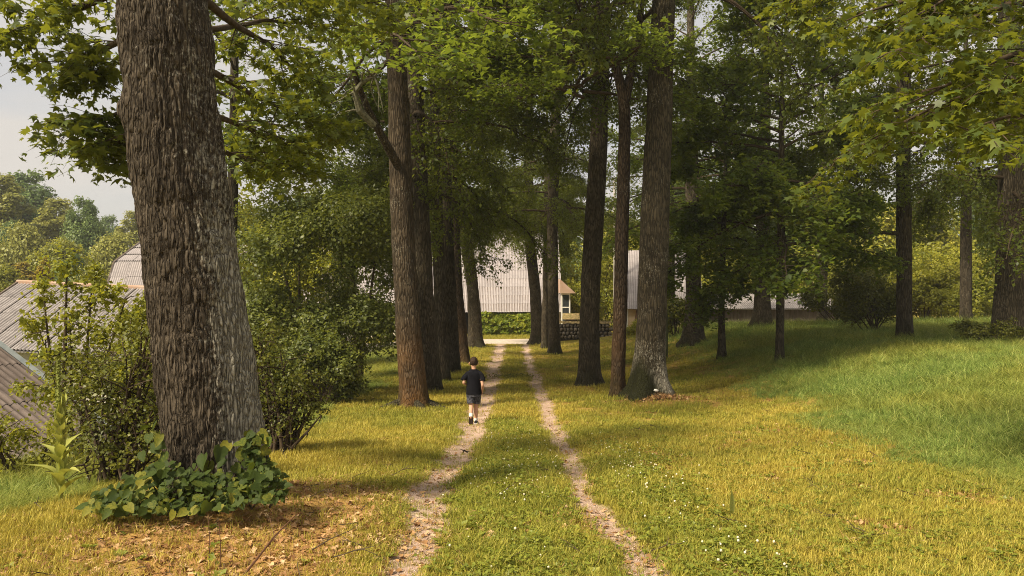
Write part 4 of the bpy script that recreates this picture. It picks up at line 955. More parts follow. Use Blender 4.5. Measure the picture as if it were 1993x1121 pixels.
shrub('drooping leafy tree in front of the pale wall, left of the orange footed tree', 705, 29, rl_(q, 22, 1.0, 1.0, 1.6, 8.0, .5, .8), 22000, .12, 'linden', 'weeping_tree', seed=11, cat='tree', shell=.7, stems=7)
shrub('sunlit yellow green tree behind the weeping dark tree', 520, 36, rl_(q, 26, 3.0, 2.0, 1.5, 8.5, .9, 1.5), 26000, .18, 'bright', 'round_tree', seed=12, cat='tree', shell=.4, stems=20)
# right side shrubs
shrub('round dark bush standing in shade left of the straight dark trunk', 1700, 33, rl_(q, 10, 1.2, .8, .8, 2.2, .5, .8), 12000, .11, 'shrub', seed=13, shell=.5, stems=16)
shrub('dark spreading bush in front of the low shed', 1625, 41, rl_(q, 8, 1.6, .8, .5, 1.4, .5, .8), 8000, .14, 'shrub', seed=14, shell=.4)
shrub('leafy weeds around the broad trunk at the right edge', 1935, 25.2, rl_(q, 9, 1.0, .4, .1, .55, .18, .34), 5000, .07, 'shrub', 'weed_clump', seed=15, cat='weeds', shell=.7)
shrub('small leafy bush behind the mossy wooden post', 1318, 42, rl_(q, 7, .8, .5, .3, 1.6, .4, .6), 6000, .12, 'shrub', seed=16)
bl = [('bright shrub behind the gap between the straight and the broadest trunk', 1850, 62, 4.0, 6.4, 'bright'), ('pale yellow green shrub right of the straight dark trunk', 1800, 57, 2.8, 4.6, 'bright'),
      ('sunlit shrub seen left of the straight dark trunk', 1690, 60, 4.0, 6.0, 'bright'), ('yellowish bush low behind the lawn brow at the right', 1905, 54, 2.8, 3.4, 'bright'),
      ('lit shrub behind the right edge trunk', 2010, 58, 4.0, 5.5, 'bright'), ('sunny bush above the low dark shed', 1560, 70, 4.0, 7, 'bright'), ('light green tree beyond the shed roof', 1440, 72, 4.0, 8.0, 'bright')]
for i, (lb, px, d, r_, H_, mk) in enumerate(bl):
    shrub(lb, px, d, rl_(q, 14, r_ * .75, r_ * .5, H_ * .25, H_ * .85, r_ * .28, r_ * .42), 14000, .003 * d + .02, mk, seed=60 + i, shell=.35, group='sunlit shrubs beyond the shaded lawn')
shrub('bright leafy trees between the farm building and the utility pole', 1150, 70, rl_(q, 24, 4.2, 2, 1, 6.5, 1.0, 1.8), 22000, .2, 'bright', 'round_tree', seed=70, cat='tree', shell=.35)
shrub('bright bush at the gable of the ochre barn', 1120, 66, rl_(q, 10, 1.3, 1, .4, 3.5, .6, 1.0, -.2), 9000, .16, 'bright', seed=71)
shrub('small golden shrub on the bright lawn behind the fieldstone wall', 1168, 57, rl_(q, 5, .35, .3, .3, .7, .2, .3), 1500, .09, 'yellowleaf', seed=72)
shrub('grassy green bush at the corner of the ochre barn', 1237, 49, rl_(q, 6, .5, .3, .2, .9, .25, .4), 3000, .10, 'bright', seed=73)

# far free-standing trees: shared crowns
FV = {}
def far_variant(key, kind, H, R, n, size, matk, seed):
    rng = np.random.default_rng(seed); V, Fc, rn = blob_foliage(rng, lobe_set(rng, kind, H, R), int(n * 1.5), size * .72, T_LEAF, .75)
    m = np_mesh('crown', V, Fc, {'rnd': rn}); m.materials.append(M[matk])
    mb = MB(); mb.tube([(0, 0, -.5), (0, 0, H * .5), (.1, 0, H * .92)], [.28, .2, .04], 7)
    for k in range(8):
        pp = limb_path(rng, (0, 0, H * rng.uniform(.25, .8)), k * 2.4, .6, R * .7, 0, .2, 5); mb.tube(pp, np.linspace(.08, .02, 5), 4, False)
    w = mb.mesh('trunk', True); w.materials.append(M['twig']); FV[key] = (w, m, H, R)
far_variant('maple', 'round', 16, 5.2, 20000, .42, 'bluegreen', 81)
far_variant('spruce', 'tall', 20, 5.0, 20000, .40, 'bluegreen', 82)
far_variant('birch', 'tall', 18, 4.0, 13000, .38, 'olive', 83)
far_variant('willow', 'round', 9, 4.2, 12000, .36, 'bright', 84)
far_variant('golden', 'cone', 8, 2.8, 9000, .30, 'yellowleaf', 85)
far_variant('bush', 'round', 6, 4.0, 9000, .34, 'olive', 86)
far_variant('dark', 'round', 15, 5.0, 16000, .42, 'maple', 87)
FT = [  # label, name, key, px, top py, depth, width factor
 ('pale birch with hanging twigs at the left edge of the far tree line', 'birch_tree', 'birch', 0, 340, 86, 1.5),
 ('tallest dark green tree at the left end of the far tree line', 'round_tree', 'maple', 50, 330, 98, 1.35),
 ('olive green tree between the tallest tree and the round dark maple', 'birch_tree', 'birch', 112, 388, 92, 1.3),
 ('round dark green maple standing out of the far tree line', 'maple_tree', 'maple', 162, 384, 84, .72),
 ('thin bare topped birch left of the round dark maple', 'birch_tree', 'birch', 134, 402, 97, .6),
 ('hazy green tree low behind the maple, far away', 'round_tree', 'maple', 214, 418, 130, .9),
 ('light olive tree right of the maple, next to the huge trunk', 'birch_tree', 'birch', 258, 412, 100, 1.0),
 ('olive bush tree above the kinked barn roof', 'round_tree', 'bush', 228, 470, 76, 1.1),
 ('blue green tree low at the left edge of the tree line', 'round_tree', 'maple', 15, 430, 80, .6),
 ('olive tree below the tallest dark tree', 'round_tree', 'bush', 42, 452, 74, 1.0),
 ('mid green tree below the round dark maple', 'round_tree', 'willow', 118, 470, 70, .9),
 ('blue green bush tree in front of the maple', 'round_tree', 'maple', 140, 492, 64, .42),
 ('golden bushy tree behind the rusty ridge, further left', 'golden_tree', 'golden', 45, 508, 58, 1.3),
 ('pointed golden conifer behind the rusty ridge', 'golden_tree', 'golden', 86, 500, 56, .75),
 ('bright green shrub behind the rusty ridge at the left edge', 'round_tree', 'willow', 5, 520, 55, .6),
 ('olive shrub between golden conifer and kinked barn roof', 'round_tree', 'bush', 185, 525, 60, .6),
 ('green tree far behind the weeping dark tree', 'round_tree', 'dark', 470, 400, 75, 1.0),
 ('second green tree far behind the weeping dark tree', 'round_tree', 'maple', 600, 380, 85, 1.1),
 ('tall tree behind the left end of the long farm building', 'round_tree', 'dark', 720, 330, 88, 1.2),
 ('tree crown rising over the long pale roof', 'round_tree', 'dark', 850, 300, 92, 1.2),
 ('tree crown right over the ridge of the long roof', 'round_tree', 'maple', 975, 320, 96, 1.2),
 ('tall tree behind the porch of the long building', 'round_tree', 'dark', 1080, 330, 90, 1.0),
 ('light tree behind the utility pole', 'round_tree', 'willow', 1200, 420, 86, 1.4),
 ('tree behind the roof of the ochre barn', 'round_tree', 'dark', 1330, 330, 90, 1.2),
 ('far tree between the two broad trunks of the lawn', 'round_tree', 'dark', 1430, 330, 85, 1.3),
 ('far tree above the low dark shed', 'round_tree', 'maple', 1560, 330, 88, 1.4),
 ('far bright tree left of the straight dark trunk', 'round_tree', 'willow', 1680, 380, 82, 1.6),
 ('far bright tree right of the straight dark trunk', 'round_tree', 'willow', 1800, 400, 80, 1.6),
 ('far tree behind the right edge trunk', 'round_tree', 'dark', 1940, 340, 84, 1.3)]
for i, (lb, nm, key, px, top, d, wf) in enumerate(FT):
    w, m, H_, R_ = FV[key]; x = gx(px, d); z0 = hz(x, d); zt = P(px, top, d).z; s = (zt - z0) / (H_ * 1.02)
    t = thing(nm, lb, 'tree', (x, d, z0), i * 1.7, 'trees beyond the farm buildings')
    for n_, me in (('trunk', w), ('crown', m)):
        o = link(n_, me, None, t); o.scale = (wf, wf, s)
# far-off wood closing the horizon
rng = np.random.default_rng(90); lob = []
for k in range(170):
    x = rng.uniform(-190, 190); y = rng.uniform(150, 230); z0 = hz(x, y); H_ = rng.uniform(9, 14)
    for _ in range(3): lob.append((x + rng.normal(0, 2), y + rng.normal(0, 2), z0 + H_ * rng.uniform(.3, .8), rng.uniform(3, 4.5)))
V, Fc, rn = blob_foliage(rng, lob, 70000, 1.0, T_LEAF, .2)
link('woodland', np_mesh('woodland', V, Fc, {'rnd': rn}), M['bluegreen'], kind='stuff')

# ------------------------------------------------------------------ vine plant at the foot of the huge trunk: every leaf a part
iv = thing('ivy_plant', 'broad leaved vine with heart shaped leaves climbing the foot of the huge trunk', 'vine', (o1.x, 6.5, hz(o1.x, 6.5)))
ir = np.random.default_rng(12); org = np.array(iv.location)
lv = [np_mesh('leaf', T_HEART[0] * [1, f_, z_], T_HEART[1], {'rnd': np.full(11, r_)}) for f_, z_, r_ in ((1, 1, .1), (.9, 1.8, .3), (1.1, .4, .5), (1, -1, .75), (.85, 1.4, 1.0), (1, 2, .2))]
for m in lv: m.materials.append(M['ivy'])
mb = MB(); P_i = []
def put(pos, dirn, s):
    Z = Vector(dirn).normalized(); Z = (Z + Vector(ir.normal(0, .42, 3))).normalized(); X = Vector((ir.normal(0, .7), -.35, -.75)); X = (X - Z * X.dot(Z)).normalized(); Y = Z.cross(X)
    o = D.objects.new('leaf', lv[int(ir.integers(6))]); COL.objects.link(o); o.parent = iv
    o.matrix_local = Matrix.Translation(Vector(pos) - Vector(org)) @ Matrix((X, Y * ir.uniform(.75, 1.1), Z * ir.uniform(.4, 1.6))).transposed().to_4x4() @ Matrix.Scale(s, 4)
    P_i.append(np.array(pos) - org)
# mound in front of the foot: px range 190-560, rising towards trunk
for k in range(222):
    px = ir.uniform(195, 545) if k > 40 else ir.uniform(160, 330)
    t_ = (px - 195) / 350; topy = np.interp(px, [160, 230, 300, 345, 420, 470, 500, 545], [975, 935, 890, 885, 905, 930, 900, 920]); boty = np.interp(px, [160, 240, 330, 450, 560], [990, 995, 998, 985, 965])
    py = ir.uniform(topy, boty); f = (py - topy) / max(1, boty - topy); d_ = 6.42 - .45 * f + ir.normal(0, .05)
    pp = P(px, py, d_); pp.z = max(pp.z, hz(pp.x, pp.y) + .02)
    put(pp, (0, -.75, .75), ir.uniform(.03, .095))
for k in range(62):      # climbing column right
    px = 492 + ir.normal(0, 14); py = ir.uniform(838, 960); pp = P(px, py, 6.5 + ir.normal(0, .04)); put(pp, (.2, -.9, .4), ir.uniform(.05, .10))
for px, py in ((397, 885), (408, 898), (438, 893), (430, 870), (445, 862), (465, 858), (520, 845), (520, 856), (500, 870), (498, 850), (320, 880), (300, 860), (312, 845), (288, 830), (305, 820), (298, 870), (275, 880), (290, 845), (455, 905), (420, 925)):
    put(P(px, py, 6.5 + ir.normal(0, .03)), (0, -.9, .5), ir.uniform(.08, .13))
for k in range(26):
    i = int(ir.integers(len(P_i))); e_ = P_i[i]; s_ = np.array([e_[0] * .6 + ir.normal(0, .1), .35, -.05]); mid = (s_ + e_) / 2 + [0, -.1, -.05]
    mb.tube([s_, mid, e_], [.009, .007, .004], 4, False)
mb.obj('stem', M['twig'], iv)
nf = 900; px = ir.uniform(185, 555, nf); ty = np.interp(px, [160, 230, 300, 345, 420, 470, 500, 545], [982, 948, 905, 905, 925, 945, 860, 925]); by_ = np.interp(px, [160, 240, 330, 450, 560], [992, 998, 1000, 988, 970]); fy = ir.random(nf); py = ty + (by_ - ty) * fy; dd_ = 6.52 - .42 * fy + ir.normal(0, .04, nf)
pf = np.stack([(px - 996.5) / F * dd_, dd_, CZ + (560.5 - py) / F * dd_], -1); pf[:, 2] = np.maximum(pf[:, 2], h(pf[:, 0], pf[:, 1]) + .015)
V, Fc, rn = leaves_np(ir, pf - org, ir.uniform(.025, .07, nf), T_HEART, nrm=np.tile([0, -.7, .75], (nf, 1))); link('foliage', np_mesh('foliage', V, Fc, {'rnd': rn}), M['ivy'], iv, 'stuff')

# ------------------------------------------------------------------ mullein
mu_x, mu_d = gx(118, 7.3), 7.3; z0 = hz(mu_x, mu_d)
mu = thing('mullein_plant', 'tall pale green mullein stalk with broad felted leaves at the left', 'plant', (mu_x, mu_d, z0))
M['mull'] = leaf_mat('mullein_felt', [(0, (.26, .30, .07)), (.5, (.40, .42, .10)), (1, (.52, .5, .16))], (.5, .5, .05), .3, 4, .8)
H_ = P(0, 700, mu_d).z - z0
mb = MB(); mb.tube([(0, 0, -.05), (.01, 0, .6), (-.02, 0, 1.0), (-.03, 0, H_)], [.018, .016, .013, .006], 8); mb.obj('stem', M['mull'], mu)
mr = np.random.default_rng(6)
mb = MB()
for k in range(160):
    z = H_ * mr.uniform(.58, 1.0); a = mr.random() * 6.28; r_ = .028 * (1.35 - z / H_); mb.tube([(-.02 + r_ * .3 * math.cos(a), r_ * .3 * math.sin(a), z), (-.02 + r_ * 1.5 * math.cos(a), r_ * 1.5 * math.sin(a), z + .015)], [.009, .005], 4)
mb.obj('flower_spike', M['mull'], mu)
def lance(L_, W_, dro):
    V = []; n_ = 7
    for i in range(n_):
        t_ = i / (n_ - 1); w = W_ * math.sin(min(1, t_ * 1.05 + .06) * PI) ** .7 * .5 if i < n_ - 1 else 0.002
        x = L_ * t_; z = -dro * t_ * t_ + .25 * L_ * t_
        V += [(x, -w, z + w * .5), (x, 0, z), (x, w, z + w * .5)]
    Q = [(3 * i + j, 3 * i + j + 1, 3 * i + j + 4, 3 * i + j + 3) for i in range(n_ - 1) for j in range(2)]
    return np_mesh('leaf', V, Q, {'rnd': np.repeat(mr.random(), len(V))}, True)
lms = [lance(.34, .13, .22), lance(.28, .11, .10), lance(.22, .09, .02)]
for m in lms: m.materials.append(M['mull'])
for k in range(34):
    t_ = k / 33; o = D.objects.new('leaf', lms[0 if t_ < .35 else 1 if t_ < .7 else 2]); COL.objects.link(o); o.parent = mu
    o.location = (0, 0, .03 + t_ ** .8 * .85); o.rotation_euler = (0, -1.0 - .45 * t_ + mr.normal(0, .15), k * 2.4); o.scale = [1.0 - .35 * t_, .75, 1.0]

# ------------------------------------------------------------------ boy walking away on the left wheel track
SK = simple_mat('skin', (.50, .28, .18), (.55, .32, .21), .6, 10, spec=.3)
M['shirt'] = simple_mat('navy_black_shirt', (.005, .005, .007), (.010, .010, .014), .9, 12, .3, 30, spec=.1)
M['short'] = simple_mat('patterned_shorts', (.012, .013, .02), (.11, .11, .13), .9, 26, det=2)
M['hair'] = simple_mat('dark_brown_hair', (.014, .008, .005), (.05, .026, .014), .6, 60, .5, 90)
M['shoe'] = simple_mat('dark_shoe', (.012, .012, .015), (.03, .03, .035), .6)
bx, bd = gx(922, 16.2), 16.2; bz = hz(bx, bd); K = 1.36 / 1.36
boy = thing('person', 'boy in black t-shirt and dark patterned shorts walking away along the left wheel track', 'person', (bx, bd, bz))
def skin(name, verts, edges, mat, parent, root=0, sub=2):
    m = D.meshes.new(name); m.from_pydata([v[:3] for v in verts], edges, []); m.update(); o = link(name, m, mat, parent)
    s = o.modifiers.new('skin', 'SKIN'); s.use_smooth_shade = True
    for i, v in enumerate(verts):
        r_ = v[3]; m.skin_vertices[0].data[i].radius = (r_, r_) if not isinstance(r_, tuple) else r_
        m.skin_vertices[0].data[i].use_root = (i == root)
    u_ = o.modifiers.new('sub', 'SUBSURF'); u_.levels = sub; u_.render_levels = sub
    return o
# x right, y away from camera, z up. left leg trails with its sole turned to us, right leg carries
bv = [(0, .0, .70, .095), (0, .02, .84, .085), (0, .03, .98, .10), (0, .02, 1.08, .055), (0, .03, 1.13, .042), (0, .045, 1.20, .07), (0, .05, 1.29, .072),       # 0-6
      (.13, .02, 1.045, .045), (.165, -.05, .90, .034), (.185, -.10, .80, .030), (.175, .0, .70, .022), (.17, .03, .66, .024),                       # right arm 7-11
      (-.13, .02, 1.045, .045), (-.185, -.03, .91, .034), (-.20, -.06, .84, .030), (-.16, .10, .80, .022), (-.15, .14, .79, .024),                    # left arm 12-16
      (.075, .02, .66, .078), (.06, .06, .50, .062), (.045, .06, .38, .050), (.045, .05, .25, .048), (.04, .05, .09, .030), (.045, .13, .035, .03),   # right leg 17-22
      (-.07, .0, .66, .078), (-.06, -.01, .50, .062), (-.05, -.03, .38, .050), (-.05, -.13, .30, .046), (-.045, -.25, .215, .028), (-.045, -.235, .16, .024)]  # left leg 23-28
be = [(0, 1), (1, 2), (2, 3), (3, 4), (4, 5), (5, 6), (2, 7), (7, 8), (8, 9), (9, 10), (10, 11), (2, 12), (12, 13), (13, 14), (14, 15), (15, 16),
      (0, 17), (17, 18), (18, 19), (19, 20), (20, 21), (21, 22), (0, 23), (23, 24), (24, 25), (25, 26), (26, 27), (27, 28)]
nb = len(bv)
for side, wr in ((1, 11), (-1, 16)):     # fingers
    wx, wy, wz = bv[wr][:3]
    dx_, dy_, dz_ = (0, .35, -.93) if side == 1 else (0.15, .95, -.2)
    for f_ in range(4):
        off = (f_ - 1.5) * .011; L_ = (.040, .046, .043, .034)[f_]
        ox, oz = (0, 0); a_ = (wx + side * .0, wy + off * (1 if side == 1 else 0), wz + off * (0 if side == 1 else 1))
        p1 = (a_[0] + dx_ * .03, a_[1] + dy_ * .03, a_[2] + dz_ * .03, .0085); p2 = (p1[0] + dx_ * L_ * .6 - side * .006, p1[1] + dy_ * L_ * .6, p1[2] + dz_ * L_ * .6 - .004, .0075); p3 = (p2[0] + dx_ * L_ * .3 - side * .012, p2[1] + dy_ * L_ * .3, p2[2] + dz_ * L_ * .3 - .006, .006)
        n_ = len(bv); bv += [p1, p2, p3]; be += [(wr, n_), (n_, n_ + 1), (n_ + 1, n_ + 2)]
    n_ = len(bv); bv += [(wx - side * .018, wy + .012, wz - .01, .010), (wx - side * .030, wy + .028, wz - .03, .008)]; be += [(wr, n_), (n_, n_ + 1)]
skin('body', bv, be, SK, boy)
def loft(name, rings, mat, parent, n=20, caps=(False, False), fold=.006, seed=1):
    """rings = (cx,cy,cz,rx,ry[,tiltx,tilty])"""
    mb = MB(); V = []; rg_ = np.random.default_rng(seed)
    for q_ in rings:
        cx, cy, cz, rx, ry = q_[:5]; tx, ty = (q_[5:7] if len(q_) > 5 else (0, 0))
        for i in range(n):
            a = 2 * PI * i / n; w = 1 + fold / max(rx, .03) * math.sin(a * 5 + cz * 30 + seed)
            V.append((cx + rx * w * math.cos(a), cy + ry * w * math.sin(a), cz + tx * math.cos(a) + ty * math.sin(a)))
    k = len(rings); Q = [(i * n + j, i * n + (j + 1) % n, (i + 1) * n + (j + 1) % n, (i + 1) * n + j) for i in range(k - 1) for j in range(n)]
    mb.add(V, Q)
    for e_, on in ((0, caps[0]), (k - 1, caps[1])):
        if on:
            R0 = V[e_ * n:(e_ + 1) * n]; cc_ = np.mean(R0, 0); mb.add(np.vstack([R0, cc_]), [[i, (i + 1) % n, n] for i in range(n)])
    return mb.obj(name, mat, parent, smooth=True)
sh = loft('shirt', [(0, .01, .615, .158, .118), (0, .01, .66, .156, .116), (0, .01, .72, .150, .110), (0, .01, .80, .146, .106), (0, .02, .90, .152, .108), (0, .02, .98, .160, .108), (0, .02, 1.03, .156, .102), (0, .025, 1.065, .135, .092), (0, .03, 1.10, .09, .072), (0, .03, 1.12, .058, .055)], M['shirt'], boy, caps=(False, False))
for s_ in (1, -1):
    e_ = (.185, -.05, .885) if s_ == 1 else (-.205, -.035, .90)
    pts = [(s_ * .07, .022, 1.035), (s_ * .115, .02, 1.02), (s_ * .15, .0, .98), (e_[0] * .98, e_[1] * .7, .93), e_]
    mb = MB(); mb.tube(pts, [.05, .062, .060, .054, .054], 14, False); mb.obj('sleeve', M['shirt'], sh, smooth=True)
so = loft('shorts', [(0, .01, .70, .130, .095), (0, .01, .63, .140, .102), (0, .01, .575, .146, .104)], M['short'], boy)
mb = MB(); mb.tube([(.07, .01, .64), (.065, .04, .54), (.058, .06, .43)], [.082, .080, .078], 16, False); mb.obj('trouser_leg', M['short'], so, smooth=True)
mb = MB(); mb.tube([(-.07, .005, .64), (-.065, -.005, .54), (-.058, -.02, .43)], [.082, .080, .078], 16, False); mb.obj('trouser_leg', M['short'], so, smooth=True)
hr = np.random.default_rng(2)
V = []; n_, k_ = 28, 14
for i in range(k_ + 1):
    ph = PI * i / k_
    for j in range(n_):
        a = 2 * PI * j / n_; d_ = np.array([math.sin(ph) * math.cos(a), math.sin(ph) * math.sin(a), math.cos(ph)])
        low = -.62 if d_[1] < .2 else .15       # back of head down to the nape, forehead free
        dz_ = max(d_[2], low) ; s_ = 1 if d_[2] > low else .88
        V.append((d_[0] * .083 * s_, .045 + d_[1] * .094 * s_, 1.262 + dz_ * .108 + .006 * math.sin(9 * a) * math.sin(ph)))
Q = [(i * n_ + j, i * n_ + (j + 1) % n_, (i + 1) * n_ + (j + 1) % n_, (i + 1) * n_ + j) for i in range(k_) for j in range(n_)]
link('hair', np_mesh('hair', V, Q, smooth=True), M['hair'], boy)
for s_ in (1, -1):
    mb = MB(); mb.tube([(s_ * .078, .045, 1.20), (s_ * .092, .04, 1.215), (s_ * .094, .04, 1.24), (s_ * .08, .05, 1.25)], [.008, .011, .011, .006], 6); mb.obj('ear', SK, boy, smooth=True)
    mb = MB(); mb.tube([(s_ * .028, .128, 1.235), (s_ * .028, .136, 1.235)], [.010, .006], 8); mb.obj('eye', M['white'], boy)
mb = MB(); mb.tube([(0, .118, 1.235), (0, .142, 1.205), (0, .125, 1.198)], [.008, .013, .009], 6); mb.obj('nose', SK, boy, smooth=True)
mb = MB(); mb.box((-.022, .118, 1.168), (.022, .124, 1.175)); mb.obj('mouth', simple_mat('lips', (.4, .14, .1), None, .6), boy)
# shoes: right flat on the ground, left heel up with sole towards us
def shoe(Mx):
    up = [(0, -.06, .055, .030, .02)]
    mb = MB(); V = []
    prof_ = [(-.075, .028, .075), (-.05, .036, .085), (0, .038, .075), (.05, .042, .055), (.10, .040, .045), (.135, .024, .035)]
    for y, w, t_ in prof_:
        for a in np.linspace(0, PI, 7): V.append((w * math.cos(a), y, .018 + (t_ - .018) * math.sin(a)))
    mb.add(V, [(i * 7 + j, i * 7 + j + 1, (i + 1) * 7 + j + 1, (i + 1) * 7 + j) for i in range(5) for j in range(6)])
    mb.add(V[:7], [[0, 6, 5], [0, 5, 4], [0, 4, 3], [0, 3, 2], [0, 2, 1]]); mb.add(V[-7:], [[0, 1, 2], [0, 2, 3], [0, 3, 4], [0, 4, 5], [0, 5, 6]])
    o = mb.obj('shoe', M['shoe'], boy, smooth=True); o.matrix_local = Mx
    ms = MB(); top = []
    for z in (0, .02):
        for y, w, _ in prof_: top += [(-w * 1.08, y * 1.03, z), (w * 1.08, y * 1.03, z)]
    Q = []
    for i in range(5): Q += [(2 * i, 2 * i + 1, 2 * i + 3, 2 * i + 2), (12 + 2 * i, 12 + 2 * i + 2, 12 + 2 * i + 3, 12 + 2 * i + 1), (2 * i, 2 * i + 2, 12 + 2 * i + 2, 12 + 2 * i), (2 * i + 1, 12 + 2 * i + 1, 12 + 2 * i + 3, 2 * i + 3)]
    Q += [(0, 12, 13, 1), (10, 11, 23, 22)]; ms.add(top, Q)
    return o, ms
o, ms = shoe(Matrix.Translation((.045, .07, .005)) @ Matrix.Rotation(-.05, 4, 'Z')); ms.obj('sole', M['white'], o)
o, ms = shoe(Matrix.Translation((-.045, -.235, .145)) @ Matrix.Rotation(-1.2, 4, 'X')); ms.obj('sole', simple_mat('dark_sole', (.04, .03, .025), (.08, .06, .05), .8), o)
for a_, b_ in (((.04, .05, .06), (.042, .05, .125)), ((-.045, -.245, .19), (-.047, -.205, .25))):
    mb = MB(); mb.tube([a_, b_], [.038, .040], 10); mb.obj('sock', M['white'], boy, smooth=True)

# ------------------------------------------------------------------ ground cover (grass, litter, pebbles, clover): scattered
SRC = D.collections.new('scatter_sources')
def blade_set(name, rng, nb_, rad, h0, h1, w, bend, mat, seg=3):
    V = []; Fc = []; rn = []; k = 0
    for b_ in range(nb_):
        a = rng.random() * 6.28; r_ = rad * math.sqrt(rng.random()); bx_, by_ = r_ * math.cos(a), r_ * math.sin(a); H_ = rng.uniform(h0, h1); da = rng.random() * 6.28; bd_ = H_ * bend * rng.uniform(.3, 1.3)
        wx, wy = -math.sin(da) * w / 2, math.cos(da) * w / 2
        tw_ = rng.uniform(-1, 1); wx, wy = wx * math.cos(tw_) - wy * math.sin(tw_), wx * math.sin(tw_) + wy * math.cos(tw_)
        for s in range(seg):
            t_ = s / seg; f = 1 - t_ * .55; ox, oy = math.cos(da) * bd_ * t_ ** 2, math.sin(da) * bd_ * t_ ** 2; z = H_ * (t_ - .25 * bend * t_ ** 2)
            V += [(bx_ + ox - wx * f, by_ + oy - wy * f, z), (bx_ + ox + wx * f, by_ + oy + wy * f, z)]
        V.append((bx_ + math.cos(da) * bd_, by_ + math.sin(da) * bd_, H_ * (1 - .25 * bend)))
        for s in range(seg - 1): i = k + 2 * s; Fc += [(i, i + 1, i + 3), (i, i + 3, i + 2)]
        i = k + 2 * (seg - 1); Fc.append((i, i + 1, i + 2)); rn += [rng.random()] * (2 * seg + 1); k += 2 * seg + 1
    m = np_mesh(name, V, Fc, {'rnd': rn}); m.materials.append(mat); return m
def src(colname, meshes):
    c_ = D.collections.new(colname)
    for m in meshes: c_.objects.link(D.objects.new(m.name, m))
    return c_
def scatter(name, pts, tone, scale, coll, seed, label=None, tilt=.12, flat=False):
    rng = np.random.default_rng(seed); n_ = len(pts); m = D.meshes.new(name); m.vertices.add(n_); m.vertices.foreach_set('co', np.asarray(pts, np.float32).ravel())
    at = m.attributes.new('tone', 'FLOAT', 'POINT'); at.data.foreach_set('value', np.asarray(tone, np.float32))
    at = m.attributes.new('sc', 'FLOAT', 'POINT'); at.data.foreach_set('value', np.asarray(scale, np.float32))
    rot = np.stack([rng.normal(0, tilt, n_), rng.normal(0, tilt, n_), rng.random(n_) * 6.283], -1)
    at = m.attributes.new('rot', 'FLOAT_VECTOR', 'POINT'); at.data.foreach_set('vector', rot.astype(np.float32).ravel())
    k = len(coll.objects); at = m.attributes.new('pick', 'INT', 'POINT'); at.data.foreach_set('value', rng.integers(0, k, n_).astype(np.int32))
    m.update(); o = link(name, m, None, None, 'stuff')
    g = D.node_groups.new(name, 'GeometryNodeTree'); g.interface.new_socket('Geometry', in_out='INPUT', socket_type='NodeSocketGeometry'); g.interface.new_socket('Geometry', in_out='OUTPUT', socket_type='NodeSocketGeometry')
    gi, go = g.nodes.new('NodeGroupInput'), g.nodes.new('NodeGroupOutput'); ip = g.nodes.new('GeometryNodeInstanceOnPoints'); ci = g.nodes.new('GeometryNodeCollectionInfo')
    ci.inputs['Collection'].default_value = coll; ci.inputs['Separate Children'].default_value = True; ci.inputs['Reset Children'].default_value = True
    def na(nm, ty): q_ = g.nodes.new('GeometryNodeInputNamedAttribute'); q_.data_type = ty; q_.inputs['Name'].default_value = nm; return q_.outputs[0]
    l_ = g.links.new; l_(gi.outputs[0], ip.inputs['Points']); l_(ci.outputs[0], ip.inputs['Instance']); ip.inputs['Pick Instance'].default_value = True
    l_(na('pick', 'INT'), ip.inputs['Instance Index']); l_(na('rot', 'FLOAT_VECTOR'), ip.inputs['Rotation']); l_(na('sc', 'FLOAT'), ip.inputs['Scale']); l_(ip.outputs[0], go.inputs[0])
    md = o.modifiers.new('scatter', 'NODES'); md.node_group = g
    return o
def field(rng, n_, y0, y1, pw=1.0, marg=1.12, xmin=-99, xmax=99):
    """points in the view wedge, density falling with distance"""
    y = y0 * (y1 / y0) ** (rng.random(n_) ** pw); x = rng.uniform(-1, 1, n_) * y * .64 * marg
    k = (x > xmin) & (x < xmax); return x[k], y[k]
gr = np.random.default_rng(15)
lawn = src('lawn_tufts', [blade_set('tuft', gr, 16, .07, .03, .085, .0055, .5, M['grass'], 2) for _ in range(4)] + [blade_set('tuft', gr, 20, .09, .01, .045, .006, 1.4, M['grass'], 2) for _ in range(3)])
stk_ = src('lawn_stalks', [blade_set('stalk', gr, 6, .10, .08, .22, .004, .7, M['grass'], 3) for _ in range(4)])
x, y = field(gr, 9000, 2.8, 30, .9); k = (gr.random(len(x)) < .35 + .6 * n2(x, y, .9, 3, 13.)) & (gr.random(len(x)) > trackmask(x, y) * 1.2) & (gr.random(len(x)) > litter(x, y)); x, y = x[k], y[k]
scatter('lawn_stalk_grass', np.stack([x, y, h(x, y)], -1), np.clip(gr.normal(.35, .3, len(x)), 0, 1), gr.uniform(.5, 1.1, len(x)), stk_, 20, tilt=.2)
x, y = field(gr, 150000, 2.6, 55, 1.0)
zn = zone(x, y); tk = trackmask(x, y); lt = litter(x, y)
keep = (gr.random(len(x)) > zn) & (gr.random(len(x)) > tk * .82) & (gr.random(len(x)) > lt * .9) & (gr.random(len(x)) > bare(x, y) * .75) & ((y < 50.5))
x, y = x[keep], y[keep]; tn = np.clip(dryness(x, y) * 1.0 + gr.normal(0, .16, len(x)), 0, 1)
scatter('lawn_grass', np.stack([x, y, h(x, y)], -1), tn, gr.uniform(.7, 1.25, len(x)) * np.interp(y, [3, 8, 20, 55], [.8, 1, 1.5, 2.4]) * (1 - .35 * trackmask(x, y)), lawn, 1)
tall = src('tall_tufts', [blade_set('tuft', gr, 22, .13, .12, .36, .013, 1.3, M['meadow'], 3) for _ in range(5)] + [blade_set('tuft', gr, 12, .10, .25, .5, .006, .6, M['meadow'], 3) for _ in range(2)])
x, y = field(gr, 105000, 4, 55, .85, 1.2)
zn = zone(x, y); keep = (gr.random(len(x)) < zn) & (y < 52); x, y = x[keep], y[keep]
